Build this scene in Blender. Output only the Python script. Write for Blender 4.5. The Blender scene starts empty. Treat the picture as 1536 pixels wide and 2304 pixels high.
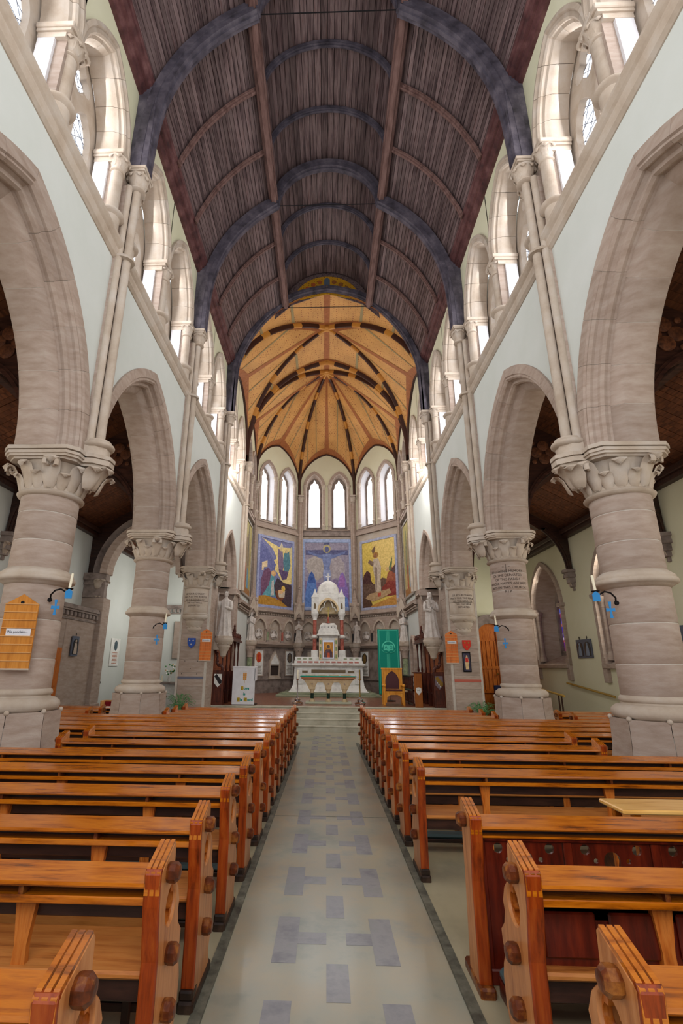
import bpy, bmesh, math, random
from mathutils import Vector, Matrix
random.seed(7)
C = bpy.context.scene.collection
SC = bpy.context.scene
PI = math.pi
R = math.radians

# ---------------- camera ----------------
cam_data = bpy.data.cameras.new('camera')
cam = bpy.data.objects.new('camera', cam_data)
C.objects.link(cam)
def aim(o, pitch, yaw, roll):
    p, y, r = R(pitch), R(yaw), R(roll)
    F = Vector((math.sin(y)*math.cos(p), math.cos(y)*math.cos(p), math.sin(p)))
    Rt = Vector((math.cos(y), -math.sin(y), 0)); U = Rt.cross(F)
    R2 = math.cos(r)*Rt + math.sin(r)*U; U2 = -math.sin(r)*Rt + math.cos(r)*U
    M = Matrix((R2, U2, -F)).transposed()
    o.rotation_euler = M.to_euler()
cam.location = (-0.062, 0, 1.8)
aim(cam, 17.35, -2.03, 0.566)
cam_data.sensor_fit = 'VERTICAL'; cam_data.sensor_height = 36
cam_data.lens = 36*1109/2304
cam_data.shift_x = 73/2304
cam_data.clip_end = 200
SC.camera = cam
SC.render.resolution_x = 1536; SC.render.resolution_y = 2304

# ---------------- world, light, exposure ----------------
SC.view_settings.view_transform = 'Standard'
SC.view_settings.look = 'None'
SC.view_settings.gamma = 1
SC.view_settings.use_curve_mapping = False
SC.view_settings.exposure = -0.5
w = bpy.data.worlds.new('sky'); SC.world = w; w.use_nodes = True
bg = w.node_tree.nodes['Background']
bg.inputs[0].default_value = (0.86, 0.93, 1.0, 1); bg.inputs[1].default_value = 1.15
def area(name, loc, rot, sx, sy, power, col=(1, 1, 1)):
    l = bpy.data.lights.new(name, 'AREA'); l.shape = 'RECTANGLE'; l.size = sx; l.size_y = sy
    l.energy = power; l.color = col
    o = bpy.data.objects.new(name, l); o.location = loc; o.rotation_euler = rot; C.objects.link(o)
    o.visible_glossy = False
    return o
LP = dict(west=1050, cler=85, aisle=130, apse=110, chapel=130)
# unseen fill panel added behind the camera; daylight from clerestory rows, aisle windows, apse windows
area('west_fill_light', (0, -2.9, 7.0), (R(-82)+PI, 0, 0), 6.5, 9, LP['west'], (0.97, 0.98, 1))
for s in (-1, 1):
    for y in (1.3, 3.9, 6.1, 8.7, 10.9, 13.6, 15.8, 18.6, 20.8):
        area('clerestory_light', (s*4.46, y, 11.1), (0, s*R(80), 0), 2.6, 1.25, LP['cler'], (0.95, 0.97, 1))
    for y in (0, 5, 9.9, 14.8, 19.6):
        area('aisle_window_light', (s*8.6, y, 3.9), (0, s*R(90), 0), 2.6, 1.6, LP['aisle'], (1, 0.96, 0.84))
# unseen fill lights added to brighten the side chapel wall and the apse
area('chapel_fill_light', (-5.15, 20.0, 4.2), (0, R(90), 0), 3.0, 3.0, LP['chapel'], (1, 0.98, 0.92))
for s in (-1, 1): area('chancel_fill_light', (s*3.3, 17.9, 9.4), (R(58), 0, R(8*s)), .6, .6, 190, (1, 0.97, 0.94))
for x, y, a in ((0, 27.3, 0), (-2.6, 26.2, 42), (2.6, 26.2, -42)):
    area('apse_window_light', (x, y, 11.2), (R(-78), 0, R(a)), 2.0, 3.0, LP['apse'], (0.95, 0.98, 1))

# ---------------- material helpers ----------------
MATS = {}
def nodes(name):
    m = bpy.data.materials.new(name); m.use_nodes = True
    nt = m.node_tree; b = nt.nodes['Principled BSDF']
    return m, nt, b
def srgb(r, g, b):
    f = lambda c: (c/255/12.92 if c/255 <= 0.04045 else ((c/255+0.055)/1.055)**2.4)
    return (f(r), f(g), f(b), 1)
def N(nt, t, **k):
    n = nt.nodes.new(t)
    for a, v in k.items():
        if a in n.inputs.keys(): n.inputs[a].default_value = v
        else: setattr(n, a, v)
    return n
def ramp(nt, fac, stops):
    r = nt.nodes.new('ShaderNodeValToRGB')
    e = r.color_ramp.elements
    e[0].position, e[0].color = stops[0]; e[1].position, e[1].color = stops[-1]
    for p, c in stops[1:-1]:
        x = e.new(p); x.color = c
    nt.links.new(fac, r.inputs[0]); return r.outputs[0]
def mat(name, cols, rough=0.6, scale=6, stretch=(1, 1, 1), bump=0.0, rnd=0.0, detail=5, metallic=0, coords='Object', coat=0, spec=0.5, bscale=None, world=False):
    """noise-varied surface; cols: 2-4 sRGB tuples along the noise"""
    m, nt, b = nodes(name); L = nt.links
    if world:
        g = N(nt, 'ShaderNodeNewGeometry'); src = g.outputs['Position']
    else:
        tc = N(nt, 'ShaderNodeTexCoord'); src = tc.outputs[coords]
    mp = N(nt, 'ShaderNodeMapping'); mp.inputs['Scale'].default_value = stretch
    L.new(src, mp.inputs[0])
    if rnd and not world:
        oi = N(nt, 'ShaderNodeObjectInfo'); vm = N(nt, 'ShaderNodeVectorMath', operation='MULTIPLY_ADD')
        L.new(mp.outputs[0], vm.inputs[0]); vm.inputs[1].default_value = (1, 1, 1)
        cv = N(nt, 'ShaderNodeVectorMath', operation='SCALE'); cv.inputs[0].default_value = (17, 29, 13)
        L.new(oi.outputs['Random'], cv.inputs['Scale']); L.new(cv.outputs[0], vm.inputs[2]); vec = vm.outputs[0]
    else:
        vec = mp.outputs[0]
    nz = N(nt, 'ShaderNodeTexNoise'); nz.inputs['Scale'].default_value = scale; nz.inputs['Detail'].default_value = detail
    nz.inputs['Roughness'].default_value = 0.62
    L.new(vec, nz.inputs['Vector'])
    n = len(cols); stops = [(0.3+0.4*i/(n-1), srgb(*c)) for i, c in enumerate(cols)]
    col = ramp(nt, nz.outputs['Fac'], stops)
    if rnd:
        oi = N(nt, 'ShaderNodeObjectInfo')
        mr = N(nt, 'ShaderNodeMapRange'); mr.inputs['To Min'].default_value = 1-rnd; mr.inputs['To Max'].default_value = 1+rnd
        L.new(oi.outputs['Random'], mr.inputs[0])
        hs = N(nt, 'ShaderNodeHueSaturation'); L.new(mr.outputs[0], hs.inputs['Value']); L.new(col, hs.inputs['Color']); col = hs.outputs[0]
    L.new(col, b.inputs['Base Color'])
    b.inputs['Roughness'].default_value = rough; b.inputs['Metallic'].default_value = metallic
    b.inputs['Specular IOR Level'].default_value = spec
    if coat: b.inputs['Coat Weight'].default_value = coat; b.inputs['Coat Roughness'].default_value = 0.12
    if bump:
        bp = N(nt, 'ShaderNodeBump'); bp.inputs['Strength'].default_value = bump; bp.inputs['Distance'].default_value = 0.01
        if bscale:
            n2 = N(nt, 'ShaderNodeTexNoise'); n2.inputs['Scale'].default_value = bscale; n2.inputs['Detail'].default_value = 4
            L.new(vec, n2.inputs['Vector']); L.new(n2.outputs['Fac'], bp.inputs['Height'])
        else: L.new(nz.outputs['Fac'], bp.inputs['Height'])
        L.new(bp.outputs[0], b.inputs['Normal'])
    MATS[name] = m; return m
def plain(name, c, rough=0.5, metallic=0, emit=0, coat=0):
    m, nt, b = nodes(name); b.inputs['Base Color'].default_value = srgb(*c)
    b.inputs['Roughness'].default_value = rough; b.inputs['Metallic'].default_value = metallic
    if emit: b.inputs['Emission Color'].default_value = srgb(*c); b.inputs['Emission Strength'].default_value = emit
    if coat: b.inputs['Coat Weight'].default_value = coat
    MATS[name] = m; return m

stone = mat('stone', [(150, 130, 116), (164, 145, 132), (174, 158, 146)], 0.8, 3.0, (1, 1, 4), 0.25, 0.09, bscale=40, detail=8)
stone_lt = mat('stone_light', [(168, 150, 132), (182, 166, 150), (190, 178, 166)], 0.8, 2.6, (1, 1, 1), 0.2, 0.05, bscale=40)
stone_dk = mat('stone_dark', [(96, 84, 78), (134, 120, 112), (152, 138, 130)], 0.8, 3, (1, 1, 1), 0.4, 0.05, bscale=30)
mortar = mat('mortar', [(178, 168, 156), (200, 190, 180)], 0.9, 8)
plaster = mat('plaster', [(198, 201, 194), (206, 208, 203)], 0.85, 0.7, world=True)
plaster_w = mat('plaster_white', [(214, 212, 216), (226, 224, 226)], 0.85, 1.0, world=True)
plaster_y = mat('plaster_cream', [(206, 202, 170), (216, 212, 186)], 0.85, 0.5, world=True)
wood = mat('varnished_oak', [(96, 44, 4), (166, 86, 8), (188, 106, 18), (134, 62, 6)], 0.26, 2.6, (1, 9, 9), 0.12, 0.07, 8, coat=1.0)
wood_v = mat('varnished_oak_upright', [(112, 46, 10), (172, 88, 26), (190, 110, 44), (140, 62, 14)], 0.34, 3.2, (9, 9, 1), 0.15, 0.07, 6, coat=0.25)
wood_end = mat('pale_oak_end', [(150, 86, 44), (184, 118, 66), (196, 134, 84)], 0.4, 3.0, (9, 9, 1), 0.12, 0.06, 6, coat=0.2)
wood_red = mat('red_stained_wood', [(44, 10, 4), (78, 18, 6), (102, 30, 10)], 0.35, 3.0, (6, 6, 1), 0.15, 0.06, 5, coat=0.2)
wood_dk = mat('dark_stained_wood', [(30, 16, 12), (54, 30, 22), (70, 42, 30)], 0.45, 3.0, (1, 6, 6), 0.2, 0.06)
wood_knob = mat('worn_dark_oak', [(44, 18, 8), (92, 40, 14), (150, 92, 36)], 0.35, 14, (1, 1, 1), 0.3, 0.05)
roofwood = mat('roof_boards', [(44, 34, 36), (84, 66, 66), (116, 98, 96), (78, 48, 46)], 0.55, 1.8, (9, 0.6, 9), 0.25, 0.3, 7)
roofrib = mat('roof_ribs', [(48, 44, 50), (80, 74, 84), (108, 100, 108)], 0.6, 3, (1, 1, 1), 0.2, 0.05)
roofred = mat('roof_cornice', [(50, 28, 30), (88, 54, 54), (118, 82, 80)], 0.55, 3, (1, 1, 1), 0.2, 0.05)
purlin = mat('roof_purlin', [(78, 54, 50), (112, 84, 78), (132, 104, 98)], 0.6, 2, (6, 1, 6), 0.2, 0.05)
aisleroof = mat('aisle_boards', [(50, 26, 16), (88, 50, 30), (110, 66, 40)], 0.6, 2, (9, 0.6, 9), 0.25, 0.12)
gold = plain('brass', (206, 176, 96), 0.28, 1.0)
silver = plain('polished_silver', (214, 210, 214), 0.2, 1.0)
iron = plain('black_iron', (26, 24, 26), 0.5, 0.4)
white_m = mat('white_marble', [(196, 192, 188), (222, 220, 214), (232, 230, 226)], 0.4, 4, (1, 1, 1), 0.05)
cream_m = mat('cream_stone', [(190, 162, 120), (214, 190, 150), (224, 204, 168)], 0.6, 8, (1, 1, 1), 0.1)
red_m = mat('red_marble', [(120, 52, 42), (170, 92, 78), (190, 120, 106)], 0.3, 9, (1, 1, 1), 0.0)
green_m = mat('green_marble', [(96, 108, 82), (140, 150, 116), (166, 172, 140)], 0.3, 7)
dgreen_m = mat('dark_green_marble', [(14, 36, 30), (34, 66, 54)], 0.25, 9)
black_m = plain('black_marble', (40, 38, 42), 0.25)
teal = plain('green_silk', (0, 140, 118), 0.5)
teal_lt = plain('pale_green_silk', (90, 214, 180), 0.5)
leather = plain('oxblood_leather', (86, 48, 52), 0.45)
throne = mat('golden_oak', [(190, 112, 24), (222, 150, 50), (232, 168, 72)], 0.4, 3, (6, 6, 1), 0.15)
white_c = mat('white_cloth', [(206, 202, 206), (222, 220, 224)], 0.8, 4)
fern = mat('fern_green', [(40, 84, 44), (76, 132, 78), (120, 168, 110)], 0.6, 12)
pad = plain('teal_vinyl_pad', (62, 84, 88), 0.4)
wax = plain('candle_wax', (236, 226, 200), 0.5)
blue = plain('sky_blue_paint', (50, 130, 190), 0.5)
shield_b = plain('deep_blue_paint', (44, 74, 150), 0.5)
shield_r = plain('scarlet_paint', (196, 48, 34), 0.5)
carpet = mat('aisle_carpet', [(96, 92, 86), (120, 116, 108)], 0.95, 30)

# glass: daylight seen through pale leaded panes
def glass_mat(name, col, strength):
    m, nt, b = nodes(name)
    b.inputs['Base Color'].default_value = (0.8, 0.85, 0.9, 1); b.inputs['Roughness'].default_value = 0.3
    g = N(nt, 'ShaderNodeNewGeometry'); nz = N(nt, 'ShaderNodeTexNoise'); nz.inputs['Scale'].default_value = 3
    nt.links.new(g.outputs['Position'], nz.inputs['Vector'])
    c = ramp(nt, nz.outputs['Fac'], [(0.35, (col[0]*0.85, col[1]*0.92, col[2], 1)), (0.6, (col[0], col[1], col[2], 1))])
    nt.links.new(c, b.inputs['Emission Color']); b.inputs['Emission Strength'].default_value = strength
    MATS[name] = m; return m
glass = glass_mat('daylit_glass', (0.95, 0.97, 1.0), 1.9)
lead = plain('lead', (110, 112, 124), 0.6)

# ---------------- mesh helpers ----------------
class MB:
    def __init__(s): s.v = []; s.f = []
    def add(s, vs, fs):
        b = len(s.v); s.v.extend([tuple(p) for p in vs]); s.f.extend([tuple(i+b for i in f) for f in fs]); return s
    def box(s, x0, x1, y0, y1, z0, z1, c=0.0):
        if x0 > x1: x0, x1 = x1, x0
        if y0 > y1: y0, y1 = y1, y0
        if z0 > z1: z0, z1 = z1, z0
        if c <= 0:
            vs = [(x, y, z) for z in (z0, z1) for y in (y0, y1) for x in (x0, x1)]
            return s.add(vs, [(0, 2, 3, 1), (4, 5, 7, 6), (0, 1, 5, 4), (2, 6, 7, 3), (0, 4, 6, 2), (1, 3, 7, 5)])
        c = min(c, (x1-x0)*0.45, (y1-y0)*0.45, (z1-z0)*0.45)
        vs = []; ix = {}
        for i, x in enumerate((x0, x1)):
            for j, y in enumerate((y0, y1)):
                for k, z in enumerate((z0, z1)):
                    dx, dy, dz = (c if i == 0 else -c), (c if j == 0 else -c), (c if k == 0 else -c)
                    ix[i, j, k, 0] = len(vs); vs.append((x, y+dy, z+dz))
                    ix[i, j, k, 1] = len(vs); vs.append((x+dx, y, z+dz))
                    ix[i, j, k, 2] = len(vs); vs.append((x+dx, y+dy, z))
        fs = []
        for i in (0, 1): fs.append([ix[i, 0, 0, 0], ix[i, 1, 0, 0], ix[i, 1, 1, 0], ix[i, 0, 1, 0]])
        for j in (0, 1): fs.append([ix[0, j, 0, 1], ix[1, j, 0, 1], ix[1, j, 1, 1], ix[0, j, 1, 1]])
        for k in (0, 1): fs.append([ix[0, 0, k, 2], ix[1, 0, k, 2], ix[1, 1, k, 2], ix[0, 1, k, 2]])
        for a in (0, 1):
            for b in (0, 1):
                fs.append([ix[0, a, b, 1], ix[1, a, b, 1], ix[1, a, b, 2], ix[0, a, b, 2]])
                fs.append([ix[a, 0, b, 0], ix[a, 1, b, 0], ix[a, 1, b, 2], ix[a, 0, b, 2]])
                fs.append([ix[a, b, 0, 0], ix[a, b, 1, 0], ix[a, b, 1, 1], ix[a, b, 0, 1]])
                for k in (0, 1): fs.append([ix[a, b, k, 0], ix[a, b, k, 1], ix[a, b, k, 2]])
        return s.add(vs, fs)
    def lathe(s, prof, n=24, c=(0, 0), a0=0, a1=2*PI, rot=0, caps=True, sx=1, sy=1):
        full = abs(a1-a0-2*PI) < 1e-6; m = n if full else n+1
        vs = [(c[0]+sx*r*math.cos(a0+(a1-a0)*i/n+rot), c[1]+sy*r*math.sin(a0+(a1-a0)*i/n+rot), z) for r, z in prof for i in range(m)]
        fs = []
        for j in range(len(prof)-1):
            for i in range(n):
                i2 = (i+1) % m
                fs.append((j*m+i, j*m+i2, (j+1)*m+i2, (j+1)*m+i))
        if caps:
            fs.append(tuple(range(m-1, -1, -1))); fs.append(tuple((len(prof)-1)*m+i for i in range(m)))
        return s.add(vs, fs)
    def loft(s, rings, closed=True, caps=True):
        m = len(rings[0]); vs = [p for r in rings for p in r]; fs = []
        for j in range(len(rings)-1):
            for i in range(m if closed else m-1):
                i2 = (i+1) % m; fs.append((j*m+i, j*m+i2, (j+1)*m+i2, (j+1)*m+i))
        if caps: fs.append(tuple(range(m-1, -1, -1))); fs.append(tuple((len(rings)-1)*m+i for i in range(m)))
        return s.add(vs, fs)
    def tube(s, pts, r, n=8, caps=True):
        pts = [Vector(p) for p in pts]; rs = r if isinstance(r, (list, tuple)) else [r]*len(pts)
        rings = []; up = None
        for i, p in enumerate(pts):
            t = (pts[min(i+1, len(pts)-1)]-pts[max(i-1, 0)]).normalized()
            if up is None: up = Vector((0, 0, 1)) if abs(t.z) < 0.9 else Vector((1, 0, 0))
            a = t.cross(up)
            if a.length < 1e-4: a = t.cross(Vector((0, 1, 0)))
            a.normalize(); b = a.cross(t).normalized(); up = b
            rings.append([p+rs[i]*(math.cos(2*PI*k/n)*a+math.sin(2*PI*k/n)*b) for k in range(n)])
        return s.loft(rings, caps=caps)
    def sphere(s, c, r, n=12, m=8, sc=(1, 1, 1)):
        vs = []; fs = []
        for j in range(m+1):
            t = PI*j/m
            for i in range(n):
                a = 2*PI*i/n
                vs.append((c[0]+r*sc[0]*math.sin(t)*math.cos(a), c[1]+r*sc[1]*math.sin(t)*math.sin(a), c[2]+r*sc[2]*math.cos(t)))
        for j in range(m):
            for i in range(n): fs.append((j*n+i, (j+1)*n+i, (j+1)*n+(i+1) % n, j*n+(i+1) % n))
        return s.add(vs, fs)
    def sweep(s, prof, path, frames=None, caps=True):
        """prof: closed list of (a,b); frames: list of (origin, A, B)"""
        rings = [[O+a*A+b*B for a, b in prof] for O, A, B in frames]
        return s.loft(rings, caps=caps)
    def prism(s, poly, d0, d1, f):
        """poly 2D, f(u,v,w)->xyz"""
        n = len(poly); vs = [f(u, v, d0) for u, v in poly]+[f(u, v, d1) for u, v in poly]
        fs = [tuple(range(n-1, -1, -1)), tuple(range(n, 2*n))]+[(i, (i+1) % n, n+(i+1) % n, n+i) for i in range(n)]
        return s.add(vs, fs)
    def xf(s, M):
        s.v = [tuple(M @ Vector(p)) for p in s.v]; return s
    def mir(s):
        s.v = [(-x, y, z) for x, y, z in s.v]; s.f = [f[::-1] for f in s.f]; return s
    def mesh(s, name, m, smooth=None):
        me = bpy.data.meshes.new(name); me.from_pydata(s.v, [], s.f); me.validate()
        if len(s.f) < 30000:
            bm = bmesh.new(); bm.from_mesh(me); bmesh.ops.remove_doubles(bm, verts=bm.verts, dist=1e-5) if len(s.f) < 6000 else None
            bmesh.ops.recalc_face_normals(bm, faces=bm.faces); bm.to_mesh(me); bm.free()
        if smooth:
            me.polygons.foreach_set('use_smooth', [True]*len(me.polygons)); me.set_sharp_from_angle(angle=R(smooth))
        if m: me.materials.append(m)
        me.update(); return me
    def build(s, name, m, parent=None, smooth=None):
        return link(name, s.mesh(name, m, smooth), parent)
def link(name, me, parent=None, loc=None, rz=None):
    o = bpy.data.objects.new(name, me); C.objects.link(o)
    if parent: o.parent = parent
    if loc is not None: o.location = loc
    if rz is not None: o.rotation_euler.z = rz
    return o
def empty(name, loc=(0, 0, 0), rz=0, label=None, cat=None, group=None, kind=None, parent=None):
    o = bpy.data.objects.new(name, None); C.objects.link(o); o.location = loc; o.rotation_euler.z = rz
    o.empty_display_size = 0.1
    if parent: o.parent = parent
    tag(o, label, cat, group, kind); return o
def tag(o, label=None, cat=None, group=None, kind=None):
    if label: o['label'] = label
    if cat: o['category'] = cat
    if group: o['group'] = group
    if kind: o['kind'] = kind
    return o
def kids(o): return [c for c in bpy.data.objects if c.parent == o]
def copy_tree(o, ch=None, parent=None, loc=None, rz=None):
    """ch: cached children map {obj: [children]}"""
    c = o.copy(); C.objects.link(c)
    if parent: c.parent = parent
    if loc is not None: c.location = loc
    if rz is not None: c.rotation_euler.z = rz
    for k in (ch[o] if o in ch else []): copy_tree(k, ch, c)
    return c
def tree(o):
    m = {}; al = list(bpy.data.objects)
    for x in al:
        if x.parent: m.setdefault(x.parent, []).append(x)
    return m
def curve_mesh(name, splines, depth, M=None, m=None, bevel=0):
    cu = bpy.data.curves.new(name, 'CURVE'); cu.dimensions = '2D'; cu.fill_mode = 'BOTH'; cu.extrude = depth/2
    if bevel: cu.bevel_depth = bevel; cu.bevel_resolution = 0
    for pts in splines:
        sp = cu.splines.new('POLY'); sp.points.add(len(pts)-1); sp.use_cyclic_u = True
        for p, (x, y) in zip(sp.points, pts): p.co = (x, y, 0, 1)
    ob = bpy.data.objects.new(name, cu); me = bpy.data.meshes.new_from_object(ob)
    bpy.data.objects.remove(ob); bpy.data.curves.remove(cu)
    me.name = name
    if M is not None: me.transform(M)
    me.materials.clear()
    if m: me.materials.append(m)
    return me
def text_mesh(txt, size, depth=0.004, M=None, m=None, align='CENTER', offset=0):
    cu = bpy.data.curves.new('lettering', 'FONT'); cu.body = txt; cu.size = size; cu.extrude = depth/2; cu.align_x = align; cu.align_y = 'CENTER'
    cu.resolution_u = 3; cu.offset = offset; cu.space_line = 1.15
    ob = bpy.data.objects.new('lettering', cu); me = bpy.data.meshes.new_from_object(ob)
    bpy.data.objects.remove(ob); bpy.data.curves.remove(cu)
    if M is not None: me.transform(M)
    me.materials.clear()
    if m: me.materials.append(m)
    return me
def frameM(O, U, V, W=None):
    """matrix with columns U,V,W at O"""
    U = Vector(U).normalized(); V = Vector(V).normalized(); W = Vector(W) if W else U.cross(V)
    M = Matrix.Identity(4)
    for i in range(3): M[i][0], M[i][1], M[i][2], M[i][3] = U[i], V[i], W[i], O[i]
    return M
def circ(cx, cy, r, n=16, a0=0): return [(cx+r*math.cos(a0+2*PI*i/n), cy+r*math.sin(a0+2*PI*i/n)) for i in range(n)]
def parch(a, h, n=8):
    """pointed arch points from (-a,0) over (0,h) to (a,0)"""
    Rr = (a*a+h*h)/(2*a); c = Rr-a; t1 = math.atan2(h, c)
    L = [(c-Rr*math.cos(t1*i/n), Rr*math.sin(t1*i/n)) for i in range(n+1)]
    return L+[(-x, z) for x, z in L[-2::-1]]
def quatre(cx, cy, r, n=6):
    """quatrefoil outline"""
    pts = []
    for k in range(4):
        a = k*PI/2; ox, oy = cx+r*0.55*math.cos(a), cy+r*0.55*math.sin(a)
        for i in range(n+1):
            t = a-R(105)+R(210)*i/n; pts.append((ox+r*0.45*math.cos(t), oy+r*0.45*math.sin(t)))
    return pts
FZ = lambda y: -0.0104*y           # nave floor tilted down towards the chancel to fit the pews' image coordinates
BAY = 4.93; Y0 = 7.35
YC = [Y0+BAY*k for k in range(-2, 4)]   # column lines -2.51, 2.42, 7.35, 12.28, 17.21, 22.14
# ================= THE SETTING =================
SPR = 5.0; ARC_C = 1.0          # arcade arch springing height and centre offset
STR = 9.0                       # string course under the clerestory
W0, W1 = 4.0, 5.0              # nave wall faces
def put(mb, s): return mb.mir() if s < 0 else mb
# ---- floors ----
fl = MB()
fl.add([(-8.6, -3, FZ(-3)), (8.6, -3, FZ(-3)), (8.6, 16.8, FZ(16.8)), (-8.6, 16.8, FZ(16.8)), (-8.6, -3, FZ(-3)-.2), (8.6, -3, FZ(-3)-.2), (8.6, 16.8, FZ(16.8)-.2), (-8.6, 16.8, FZ(16.8)-.2)],
       [(0, 1, 2, 3), (7, 6, 5, 4), (0, 4, 5, 1), (1, 5, 6, 2), (2, 6, 7, 3), (3, 7, 4, 0)])
lino = mat('worn_aisle_lino', [(128, 132, 122), (150, 148, 132), (160, 150, 128), (140, 142, 134)], 0.22, 1.3, (1, 1, 1), 0.03, spec=0.5, detail=9, world=True)
floor = tag(fl.build('floor', lino), kind='structure')
def slab_on_floor(x0, x1, y0, y1, h):
    a, b = FZ(y0), FZ(y1)
    return MB().add([(x0, y0, a), (x1, y0, a), (x1, y1, b), (x0, y1, b), (x0, y0, a+h), (x1, y0, a+h), (x1, y1, b+h), (x0, y1, b+h)],
                    [(3, 2, 1, 0), (4, 5, 6, 7), (0, 1, 5, 4), (1, 2, 6, 5), (2, 3, 7, 6), (3, 0, 4, 7)])
# pew platforms either side, and the dark edging
plat = mat('pew_platform_boards', [(142, 136, 114), (164, 154, 126), (172, 162, 134)], 0.25, 1.5, (1, 0.6, 1), 0.03, world=True)
edge = mat('floor_edging', [(52, 50, 44), (92, 92, 80), (120, 118, 104)], 0.5, 9, world=True)
for s in (-1, 1):
    x0, x1 = (0.80, 8.5) if s > 0 else (-8.5, -0.80)
    slab_on_floor(x0, x1, -2.9, 14.3, .012).build('pew_platform', plat, floor)
    slab_on_floor(s*.735 if s > 0 else -.80, .80 if s > 0 else -.735, -2.9, 14.3, .018).build('floor_edging', edge, floor)
tile_m = mat('mauve_floor_tile', [(112, 112, 118), (134, 132, 134), (124, 126, 124)], 0.25, 5, (1, 1, 1), 0.03, rnd=.05)
def tile(x0, x1, ya, yb):
    slab_on_floor(x0, x1, ya, yb, .002).build('tile', tile_m, floor)
for i in range(15):
    y = .86+1.02*i
    if y+.63 < 16.7:
        tile(-.42, -.26, y, y+.63); tile(.26, .42, y, y+.63)
        tile(-.26, -.06, y+.24, y+.40); tile(.08, .26, y+.24, y+.40)
    if y+1.02 < 16.7: tile(-.06, .08, y+.63, y+1.02)
MB().box(-.735, .735, 7.33, 7.342, FZ(7.33)-.01, FZ(7.33)+.0025).build('floor_seam', edge, floor)

# ---- columns ----
def ab_poly(h, c): return [(h, -h+c), (h, h-c), (h-c, h), (-h+c, h), (-h, h-c), (-h, -h+c), (-h+c, -h), (h-c, -h)]
def make_leaf():
    """acanthus-like leaf curling outwards, base at origin, grows up z, faces +x"""
    mb = MB(); rings = []
    spine = [(0, 0, .05), (.03, .10, .085), (.06, .2, .10), (.11, .28, .10), (.17, .31, .085), (.2, .28, .05), (.185, .25, .02)]
    for x, z, w in spine:
        rings.append([(x-.012, 0, z-.01), (x+.02, -w*.5, z), (x+.0, -w, z+.005), (x+.012, -w*1.02, z+.012), (x+.035, -w*.5, z+.016), (x+.045, 0, z+.02), (x+.035, w*.5, z+.016), (x+.012, w*1.02, z+.012), (x, w, z+.005), (x+.02, w*.5, z)])
    mb.loft(rings); return mb.mesh('leaf', stone_lt, 50)
LEAF = make_leaf()
def make_volute():
    mb = MB(); pts = []
    for i in range(15):
        t = i/14; a = -.6+t*7.5; r = .075*(1-t*.8)
        pts.append((.0+r*math.cos(a), 0, r*math.sin(a)))
    mb.tube(pts, [.02-.008*i/14 for i in range(15)], 6)
    return mb.mesh('volute', stone_lt, 60)
VOL = make_volute()
def capital(parent, m=stone_lt, r0=.42, z0=4.28, z1=4.80, h=.60, n_leaf=8, flat=False):
    bell = MB().lathe([(r0, z0-.02), (r0+.055, z0), (r0+.07, z0+.03), (r0+.045, z0+.06), (r0+.01, z0+.08), (r0+.005, z0+.2), (r0+.02, z0+.34), (r0+.06, z1-.06), (r0+.08, z1)], 32)
    c = bell.build('capital', m, parent, 50)
    for k in range(n_leaf):
        a = 2*PI*(k+.5)/n_leaf
        big = 1.45 if k % 2 == 0 else 1.0
        l = link('leaf', LEAF, c); l.location = ((r0-.01)*math.cos(a), (r0-.01)*math.sin(a), z0+.08); l.rotation_euler.z = a; l.scale = (big, 1.25, 1.36 if k % 2 == 0 else 1.22)
        a2 = a+PI/n_leaf
        l = link('leaf', LEAF, c); l.location = ((r0-.01)*math.cos(a2), (r0-.01)*math.sin(a2), z0+.06); l.rotation_euler.z = a2; l.scale = (.75, .9, .8)
        if k % 2 == 0:
            for d in (-1, 1):
                v = link('volute', VOL, c); rr = r0+.2; v.location = (rr*math.cos(a)-d*.05*math.sin(a), rr*math.sin(a)+d*.05*math.cos(a), z1-.09); v.rotation_euler.z = a+d*.5; v.scale = (1.1, 1.8, 1.1)
    ab = MB()
    for za, zb, e in ((0, .035, -.075), (.035, .075, -.03), (.075, .12, -.01), (.12, .14, -.045), (.14, .2, .0)):
        ab.prism(ab_poly(h+e, .14), z1+za, z1+zb, lambda u, v, w: (u, v, w))
    ab.build('abacus', m, parent)
    return c
def shaft_bracket(parent, s):
    """nave-side tongue of the abacus with the base of the wall shafts"""
    b = MB(); d = -s
    for za, zb, e in ((0, .04, -.06), (.04, .12, -.01), (.12, .14, -.04), (.14, .2, 0)):
        b.prism([(.5, -.30-e), (.72+e*.6, -.26-e), (.92+e, -.09), (.92+e, .09), (.72+e*.6, .26+e), (.5, .30+e)], 4.8+za, 4.8+zb, lambda u, v, w: (d*u, v, w))
    b.build('abacus_tongue', stone_lt, parent)
    b = MB(); b.prism([(.45, -.2), (.68, -.2), (.82, -.08), (.82, .08), (.68, .2), (.45, .2)], 5.0, 5.2, lambda u, v, w: (d*u, v, w))
    b.lathe([(.21, 5.16), (.25, 5.19), (.26, 5.215), (.25, 5.24), (.21, 5.26), (.2, 5.3)], 20, (d*.64, 0))
    b.build('shaft_base', stone_lt, parent, 50)
    lf = empty('bracket_leaves', parent=parent)
    for k, (a, zz, sc) in enumerate(((0, 4.45, 1.1), (.6, 4.42, 1.0), (-.6, 4.42, 1.0))):
        l = link('leaf', LEAF, lf); l.location = (d*(.52+.12*math.cos(a)), .26*math.sin(a), zz); l.rotation_euler.z = a if d > 0 else PI-a; l.scale = (sc*1.2, sc*1.3, sc)
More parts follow.
